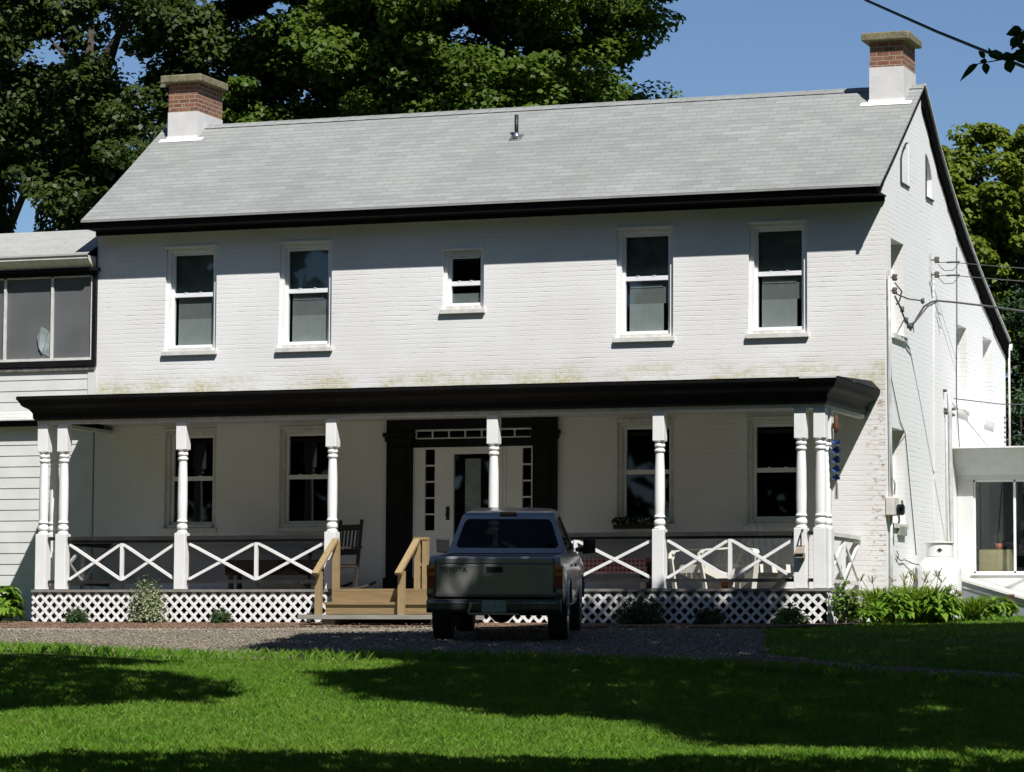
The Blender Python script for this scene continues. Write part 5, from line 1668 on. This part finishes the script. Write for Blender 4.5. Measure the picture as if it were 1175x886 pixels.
# trees to the right behind the gable
GRt = "trees to the right behind the gable"
tree("ash_tree", (-4.9, 29.5, gzf(-4.9, 29.5)), 9.2, (-.1, 0), .3, (-5.0, 29.5, 8.45), (1.35, 2.0, 4.15), 62, 620, .72, .165, M['rleaf'],
     "yellow-green tree just right of the gable, the left of two rounded tops", 111, GRt, inner=.25)
tree("ash_tree", (-3.3, 31.0, gzf(-3.3, 31)), 9.6, (0, 0), .32, (-3.75, 31.0, 8.4), (1.15, 2.0, 4.35), 62, 620, .72, .165, M['rleaf'],
     "yellow-green tree with the taller right-hand rounded top beyond the gable", 112, GRt, inner=.25)
tree("ash_tree", (-1.2, 32.5, gzf(-1.2, 32)), 8.6, (0, 0), .3, (-1.9, 32.5, 7.3), (1.75, 2.2, 3.9), 70, 600, .75, .165, M['rleaf'],
     "yellow-green tree at the right edge beyond the gable", 113, GRt, inner=.25)
tree("cedar_tree", (-2.9, 27.5, gzf(-2.9, 27.5)), 5.4, (0, 0), .2, (-2.9, 27.5, 4.0), (1.5, 1.5, 3.4), 90, 360, .6, .16, M['conifer'],
     "dark evergreen low behind the rear corner of the gable", 114, GRt, flat=.8, inner=.2, leafw=.4)
tree("cedar_tree", (-.6, 28.2, gzf(-.6, 28)), 4.8, (0, 0), .2, (-.6, 28.2, 3.6), (1.6, 1.5, 3.2), 80, 340, .6, .16, M['conifer'],
     "dark evergreen low at the right edge behind the sunroom", 115, GRt, flat=.8, inner=.2, leafw=.4)

# shade trees standing outside the picture; their crowns shade the lawn and drive
S1 = [(-14, -15.6), (-6.76, -15.3), (-6.01, -14.7), (-4.64, -15.1), (-4.0, -15.6), (-4.39, -16.88), (-3.51, -17.62), (-2.11, -18.73), (-1.02, -20.44), (-.69, -21.7), (-1.29, -21.99), (-1.33, -23.3), (-1.85, -23.79), (-7, -25.0), (-14, -25)]
S2 = [(-4.59, -12.67), (-5.43, -9.51), (-5.73, -8.1), (-5.32, -7.22), (-4.6, -5.2), (-3.9, -2.3), (-1.4, -2.0), (-.6, -2.9), (.6, -2.2), (3.03, -.6), (9, 1.0), (12, -25), (7.5, -25.19), (6.7, -25.05), (5.69, -24.83), (4.47, -24.39), (3.58, -22.65), (2.44, -22.49), (.96, -20.92), (-.01, -20.1), (-1.69, -17.28), (-1.29, -16.13), (-1.6, -14.65), (-2.73, -13.89)]
S3 = [(-6, -28.6), (-1, -28.4), (.42, -27.96), (1.67, -27.16), (2.29, -26.71), (3.83, -26.51), (4.96, -26.0), (7.08, -25.68), (9, -25.6), (11, -36), (-6, -36)]
FLECK = [(-3.4, -9.2, .27), (1.86, -17.8, .20), (4.06, -19.02, .17), (3.0, -16.9, .12), (5.28, -20.19, .24), (.55, -11.99, .17)]
def shade_tree(poly, n, hlo, hhi, base, label, seed, th, r0):
    rg = np.random.default_rng(seed)
    xs = [p[0] for p in poly]; ys = [p[1] for p in poly]
    px = rg.uniform(min(xs), max(xs), n * 4); py = rg.uniform(min(ys), max(ys), n * 4)
    # clumpy sampling
    k = inpoly(px, py, poly)
    px, py = px[k], py[k]
    jx = rg.normal(size=len(px)) * .10; jy = rg.normal(size=len(px)) * .14
    for (fx, fy, fr) in FLECK:
        keep = ((px - fx) ** 2 + ((py - fy) * .55) ** 2) > fr * fr
        px, py, jx, jy = px[keep], py[keep], jx[keep], jy[keep]
    px, py = px[:n] + jx[:n], py[:n] + jy[:n]
    cell = np.sin(px * 1.7 + seed) * np.cos(py * 1.3) + np.sin(px * .6 - py * .8)
    t = hlo + (hhi - hlo) * (.5 + .22 * cell + rg.normal(size=len(px)) * .16)
    S = np.array(SUN)
    P = np.stack([px, py, gz(px, py)], -1) + S * t[:, None]
    u, v, d = pix(P)
    ok = (v < -25) | (u > 1205) | (u < -30) | (d < 1)
    P = P[ok]
    o = empty("shade_tree", base, label, "tree", 0, "shade trees beside and behind the camera")
    b = np.array(base)
    tps = [tuple(b + np.array([.1 * math.sin(3 * s), .08 * math.cos(4 * s), -.4 + th * s])) for s in (0, .1, .35, .6, .85, 1.0)]
    tgts = P[rg.permutation(len(P))[:26]]
    lm = MB(); lm.tube(tps, [r0 * 1.2, r0, r0 * .8, r0 * .65, r0 * .5, r0 * .3], 10)
    top = np.array(tps[-1]); low = np.array(tps[3])
    for q in tgts:
        a = low + (top - low) * rg.random()
        segs = [a + (q - a) * s + np.array([0, 0, .8 * math.sin(math.pi * s)]) for s in np.linspace(0, 1, 9)]
        uu, vv, dd = pix(np.array(segs))
        if np.any((vv > -20) & (uu < 1200) & (uu > -25) & (dd > 0)):
            continue
        lm.tube([tuple(s_) for s_ in segs], list(np.linspace(.10, .012, 9)), 6)
    lm.build("trunk", M['bark'], o)
    nor = rg.normal(size=(len(P), 3)) * .6 + np.array(SUN)
    leaf_mesh("crown", P, nor, .24, .19, M['shadeleaf'], o)
    return o
shade_tree(S2, 85000, 11.5, 18.0, (9.6, -17.5, gzf(9.6, -17.5)), "tall shade tree beyond the right edge, casting the wide shadow over the drive and truck", 201, 11, .4)
shade_tree(S1, 18000, 9.5, 14.0, (-6.0, -31.5, gzf(-6, -31.5)), "shade tree beyond the left edge, casting the dark patch on the left of the lawn", 202, 9, .35)
st3 = shade_tree(S3, 26000, 7.0, 12.0, (10.8, -31.0, gzf(10.8, -31)), "shade tree at the near right whose leafy twig hangs into the top right corner", 203, 8, .35)
# ring of unseen trees added around the yard to cut low sky light
rg = np.random.default_rng(301)
nt = 70; P_ = []; N_ = []
for i in range(nt):
    a = math.radians(-205 + 268 * (i + rg.uniform(-.3, .3)) / nt)
    R_ = 50 + rg.uniform(-3, 9)
    tx, ty = 4 + R_ * math.cos(a), -8 + R_ * math.sin(a)
    hh = rg.uniform(22, 29)
    u, v, d = pix(np.array([[tx, ty, 4.0]]))
    if d[0] > 0 and -700 < u[0] < 2000: continue
    c, cen, nor = crown_points(rg, (tx, ty, hh * .5 - 1), (4.6, 4.6, hh * .5), 34, 30, 2.3, .8, .3)
    P_.append(cen); N_.append(nor)
wd = leaf_mesh("added_woods", np.concatenate(P_), np.concatenate(N_), 1.35, 1.2, M['shadeleaf'])
setp(wd, "unseen belt of leafy trees added behind the camera to block sky light", "added_woods", kind='stuff')
# the twig that hangs into view
def twig_leaf(mb, p, d, L, W, droop):
    p = Vector(p); d = Vector(d).normalized(); s = d.cross(Vector((0.3, .9, .1))).normalized(); nn = s.cross(d)
    vs = []
    prof = [(0, .1), (.2, .75), (.45, 1.0), (.7, .7), (.9, .25), (1, .02)]
    for (a, w) in prof:
        c = p + d * L * a + Vector((0, 0, -droop * L * a * a))
        vs += [c - s * W * w * .5 + nn * W * .2 * w, c, c + s * W * w * .5 + nn * W * .2 * w]
    fs = []
    for i in range(len(prof) - 1):
        fs += [(3 * i, 3 * i + 1, 3 * i + 4, 3 * i + 3), (3 * i + 1, 3 * i + 2, 3 * i + 5, 3 * i + 4)]
    mb.add(vs, fs)
tb = MB()
tb.tube([(10.4, -30.0, 5.2), (9.2, -28.3, 4.0), (8.2, -27.2, 3.2), (7.45, -26.9, 2.9), (7.22, -26.9, 2.79), (7.02, -26.9, 2.765)], [.05, .03, .016, .008, .005, .003], 6)
tb.tube([(8.2, -27.2, 3.2), (7.6, -26.9, 3.02), (7.36, -26.9, 2.96), (7.28, -26.9, 3.0)], [.01, .006, .004, .002], 5)
tb.build("twig", M['bark'], st3)
tw = MB()
for (p, d, L, W, dr) in [((7.06, -26.9, 2.765), (-1, .1, -.15), .12, .05, .7), ((7.10, -26.9, 2.775), (.2, .2, -1), .07, .06, .1), ((7.11, -26.92, 2.80), (-.6, 0, .8), .07, .04, .1), ((7.13, -26.9, 2.82), (.8, .1, .25), .13, .075, .5), ((7.15, -26.9, 2.80), (-.3, .2, 1), .09, .03, .1),
                         ((7.22, -26.9, 2.80), (.7, .2, .5), .12, .08, .6), ((7.24, -26.88, 2.79), (.3, 0, -1), .09, .09, .0), ((7.28, -26.9, 2.80), (1, 0, .2), .13, .09, .4), ((7.3, -26.9, 2.84), (.8, .1, -.5), .12, .08, .2), ((7.12, -26.9, 2.785), (-.9, .1, .1), .05, .035, .1),
                         ((7.36, -26.9, 2.96), (-.6, .1, -.5), .12, .07, .3), ((7.34, -26.9, 2.97), (-1, 0, .05), .10, .07, .3), ((7.30, -26.9, 2.93), (-.5, .1, -.9), .07, .06, .0), ((7.31, -26.9, 2.87), (1, 0, -.15), .10, .05, .1), ((7.40, -26.9, 2.94), (.9, 0, -.2), .12, .08, .3),
                         ((7.55, -26.9, 2.9), (.5, .3, .8), .12, .08, .3), ((7.6, -26.95, 2.95), (.3, .3, -.8), .12, .08, .3), ((7.7, -27, 3.02), (.9, .3, .3), .12, .08, .3)]:
    twig_leaf(tw, p, d, L, W, dr)
tw.build("twig_leaf", M['shadeleaf'], st3, recalc=False)

# ------------------------------------------------------------------ overhead wires
def sag(a, b, s, n=20):
    a = Vector(a); b = Vector(b)
    return [a.lerp(b, i / n) + Vector((0, 0, -4 * s * (i / n) * (1 - i / n))) for i in range(n + 1)]
ca = Vector((4.53, -19.5, 4.785)); cb = Vector((6.96, -24.89, 3.11)); dd_ = (cb - ca)
w1 = MB(); w1.tube([tuple(ca - dd_ * 1.3 + Vector((0, 0, .5))), tuple(ca - dd_ * .6 + Vector((0, 0, .12))), tuple(ca), tuple(ca.lerp(cb, .5) + Vector((0, 0, -.012))), tuple(cb), tuple(cb + dd_ * .35 + Vector((0, 0, .05)))], .0125, 8)
setp(w1.build("overhead_cable", M['wire'], None, off=tuple(ca)), "thick black overhead cable slanting across the top right sky in front of the twig", "cable")
PT = (15.5, 9.6, 7.2)
w2 = MB()
w2.tube([(.12, 1.18, 4.02), (.16, 1.22, 4.12), (.31, 1.25, 4.37), (.42, 1.28, 4.44), (.5, 1.3, 4.46), (.79, 1.5, 4.44), (1.16, 1.7, 4.40), (1.7, 2.0, 4.33)] + [tuple(p) for p in sag((1.7, 2.0, 4.33), (15.5, 9.5, 6.6), 1.5)[1:]], .016, 6)
w2.tube([(.12, 1.0, 4.06), (.2, 1.15, 4.13), (.36, 1.27, 4.37), (.5, 1.3, 4.44)], .013, 6)
setp(w2.build("service_cable", M['greywire'], None, off=(.12, 1.18, 4.02)), "thick grey service cable looping off the gable wall to the right", "cable")
for (z0, lab) in ((5.26, "thin wire leaving the upper insulator on the gable wall"), (5.05, "thin wire leaving the lower insulator on the gable wall")):
    w = MB(); w.tube([(.14, 3.02, z0), (.3, 3.3, z0 + .03), (.78, 4.2, z0 + .06)] + [tuple(p) for p in sag((.78, 4.2, z0 + .06), (15.5, 9.6, 6.9 + (z0 - 5)), .8)[1:]], .007, 5)
    w.tube([(.14, 3.02, z0 - .03), (.22, 3.1, z0 - .12), (.32, 3.3, z0 - .10), (.4, 3.4, z0 + .03)], .006, 5)
    w.lathe([(.0, 0), (.016, .02), (.016, .22), (0, .24)], (.22, 3.2, z0 + .02), 'x', 6)
    setp(w.build("wire", M['greywire'], None, off=(.14, 3.02, z0)), lab, "wire")
w = MB(); w.tube([(.04, 4.6, 3.22), (.34, 7.0, 3.3), (.52, 8.0, 3.37), (1.2, 11.5, 3.8), (3, 20, 5)], .009, 5)
setp(w.build("wire", M['greywire'], None, off=(.04, 4.6, 3.22)), "thin wire running back along the gable wall above the sunroom roof", "wire")
up = empty("utility_pole", (15.5, 9.6, gzf(15.5, 9.6)), "wooden utility pole beyond the right edge carrying the house wires", "utility pole")
MB().tube([(15.5, 9.6, -1.0), (15.5, 9.6, 7.9)], [.16, .11], 12).build("pole", M['pole'], up)
MB().box(15.45, 15.55, 8.7, 10.5, 7.1, 7.22).build("crossarm", M['pole'], up)

# ------------------------------------------------------------------ grass
def grass_blades():
    rg = np.random.default_rng(77)
    out = []
    specs = [(18.3, 25, 3400), (25, 34.8, 2100), (32, 53, 650)]
    fx = np.array([-.345, .9386]); rx = np.array([.9386, .345]); c0 = np.array([CAM.x, CAM.y])
    C_ = []; H_ = []; W_ = []
    for (d0, d1, den) in specs:
        lat = .16 * d1 + 2.6
        n = int((d1 - d0) * 2 * lat * den)
        d = rg.uniform(d0, d1, n); l = rg.uniform(-lat, lat, n)
        k = np.abs(l) < .162 * d + 2.4
        d, l = d[k], l[k]
        p = c0 + d[:, None] * fx + l[:, None] * rx
        x, y = p[:, 0], p[:, 1]
        ok = ~inpoly(x, y, GRAVEL) & ~inpoly(x, y, MULCH)
        ok &= ~((x < .02) & (y > -2.4)) & ~((x < 4.5) & (y > 4.8)) & ~((x < 2.1) & (y > 3.55))
        if d0 > 30:
            ok &= (x > -1.5)
        else:
            ok &= (y < -13.0)
        x, y, d = x[ok], y[ok], d[ok]
        nz = np.sin(x * 2.1 + .7 * np.sin(y * 1.7)) * np.sin(y * 1.6 + x * .6) + .6 * np.sin(x * 5.3 + y * 3.1)
        h = (.043 + .012 * nz) * rg.uniform(.55, 1.35, len(x))
        if d0 > 30: h *= .75
        w = np.where(rg.random(len(x)) < .10, .0085, .0052) * (1.0 if d0 < 30 else 1.8)
        C_.append(np.stack([x, y, gz(x, y) - .005], -1)); H_.append(h); W_.append(w)
    # taller fringe along the drive
    for i in range(len(GL) - 1):
        a = np.array(GL[i]); b = np.array(GL[i + 1])
        if a[0] < -10 or a[0] > 8: continue
        n = int(np.linalg.norm(b - a) * 420)
        s = rg.random(n); q = a + (b - a) * s[:, None] + rg.normal(size=(n, 2)) * np.array([.1, .22])
        C_.append(np.stack([q[:, 0], q[:, 1], gz(q[:, 0], q[:, 1])], -1)); H_.append(rg.uniform(.05, .14, n)); W_.append(np.full(n, .007))
    C = np.concatenate(C_); H = np.concatenate(H_); W = np.concatenate(W_)
    n = len(C)
    az = rg.uniform(0, 2 * np.pi, n); s = np.stack([np.cos(az), np.sin(az), np.zeros(n)], -1)
    lean = rg.normal(size=(n, 3)) * .38; lean[:, 2] = 0
    V = np.empty((n, 4, 3))
    tip = C + (np.array([0, 0, 1]) + lean) * H[:, None]
    mid = C + (np.array([0, 0, 1]) + lean * .4) * H[:, None] * .55
    V[:, 0] = C - s * W[:, None] * .5; V[:, 1] = C + s * W[:, None] * .5
    V[:, 2] = mid + s * W[:, None] * .42
    V[:, 3] = tip
    F = np.arange(n * 4).reshape(n, 4)
    ob = numpy_mesh("grass", V.reshape(-1, 3), F, M['grass'])
    setp(ob, "short green lawn grass with ragged tufts", "grass", kind='stuff')
    print("blades", n)
grass_blades()

# loose stones on the drive and chips on the mulch
def pebbles(name, poly, den, size, mat, label, cat, flat=.5, box=None):
    rg = np.random.default_rng(88)
    xs = [p[0] for p in poly]; ys = [p[1] for p in poly]
    lo = box or (min(xs), max(xs), min(ys), max(ys))
    n = int((lo[1] - lo[0]) * (lo[3] - lo[2]) * den)
    x = rg.uniform(lo[0], lo[1], n); y = rg.uniform(lo[2], lo[3], n)
    k = inpoly(x, y, poly); x, y = x[k], y[k]; n = len(x)
    r = size * rg.uniform(.5, 1.4, n)
    c = np.stack([x, y, gz(x, y) + .02 + r * flat * .3], -1)
    base = np.array([(1, 0, 0), (0, 1, 0), (-1, 0, 0), (0, -1, 0), (0, 0, 1), (0, 0, -1)], float)
    V = base[None] * rg.uniform(.6, 1.2, (n, 6, 1))
    a = rg.uniform(0, 6.28, n)
    vx = V[..., 0] * np.cos(a)[:, None] - V[..., 1] * np.sin(a)[:, None] * .7; vy = V[..., 0] * np.sin(a)[:, None] + V[..., 1] * np.cos(a)[:, None] * .7
    V = np.stack([vx, vy, V[..., 2] * flat], -1) * r[:, None, None] + c[:, None]
    f = np.array([(0, 1, 4), (1, 2, 4), (2, 3, 4), (3, 0, 4), (1, 0, 5), (2, 1, 5), (3, 2, 5), (0, 3, 5)])
    F = (np.arange(n)[:, None, None] * 6 + f[None]).reshape(-1, 3)
    ob = numpy_mesh(name, V.reshape(-1, 3), F, mat)
    setp(ob, label, cat, kind='stuff')
stone = NT("loose_drive_stone")
stone.bsdf(Base_Color=stone.mix(stone.pos().outputs['Random Per Island'], (.11, .09, .066), (.37, .32, .24)), Roughness=.9)
pebbles("loose_gravel", GRAVEL, 190, .016, stone.m, "loose grey stones scattered over the gravel driveway", "gravel", .6, (-11, 6, -16, -4))
chip = NT("bark_chip")
chip.bsdf(Base_Color=chip.mix(chip.pos().outputs['Random Per Island'], (.055, .03, .018), (.22, .135, .085)), Roughness=.95)
pebbles("bark_chips", MULCH, 420, .035, chip.m, "reddish bark chips scattered along the lattice", "mulch", .35)
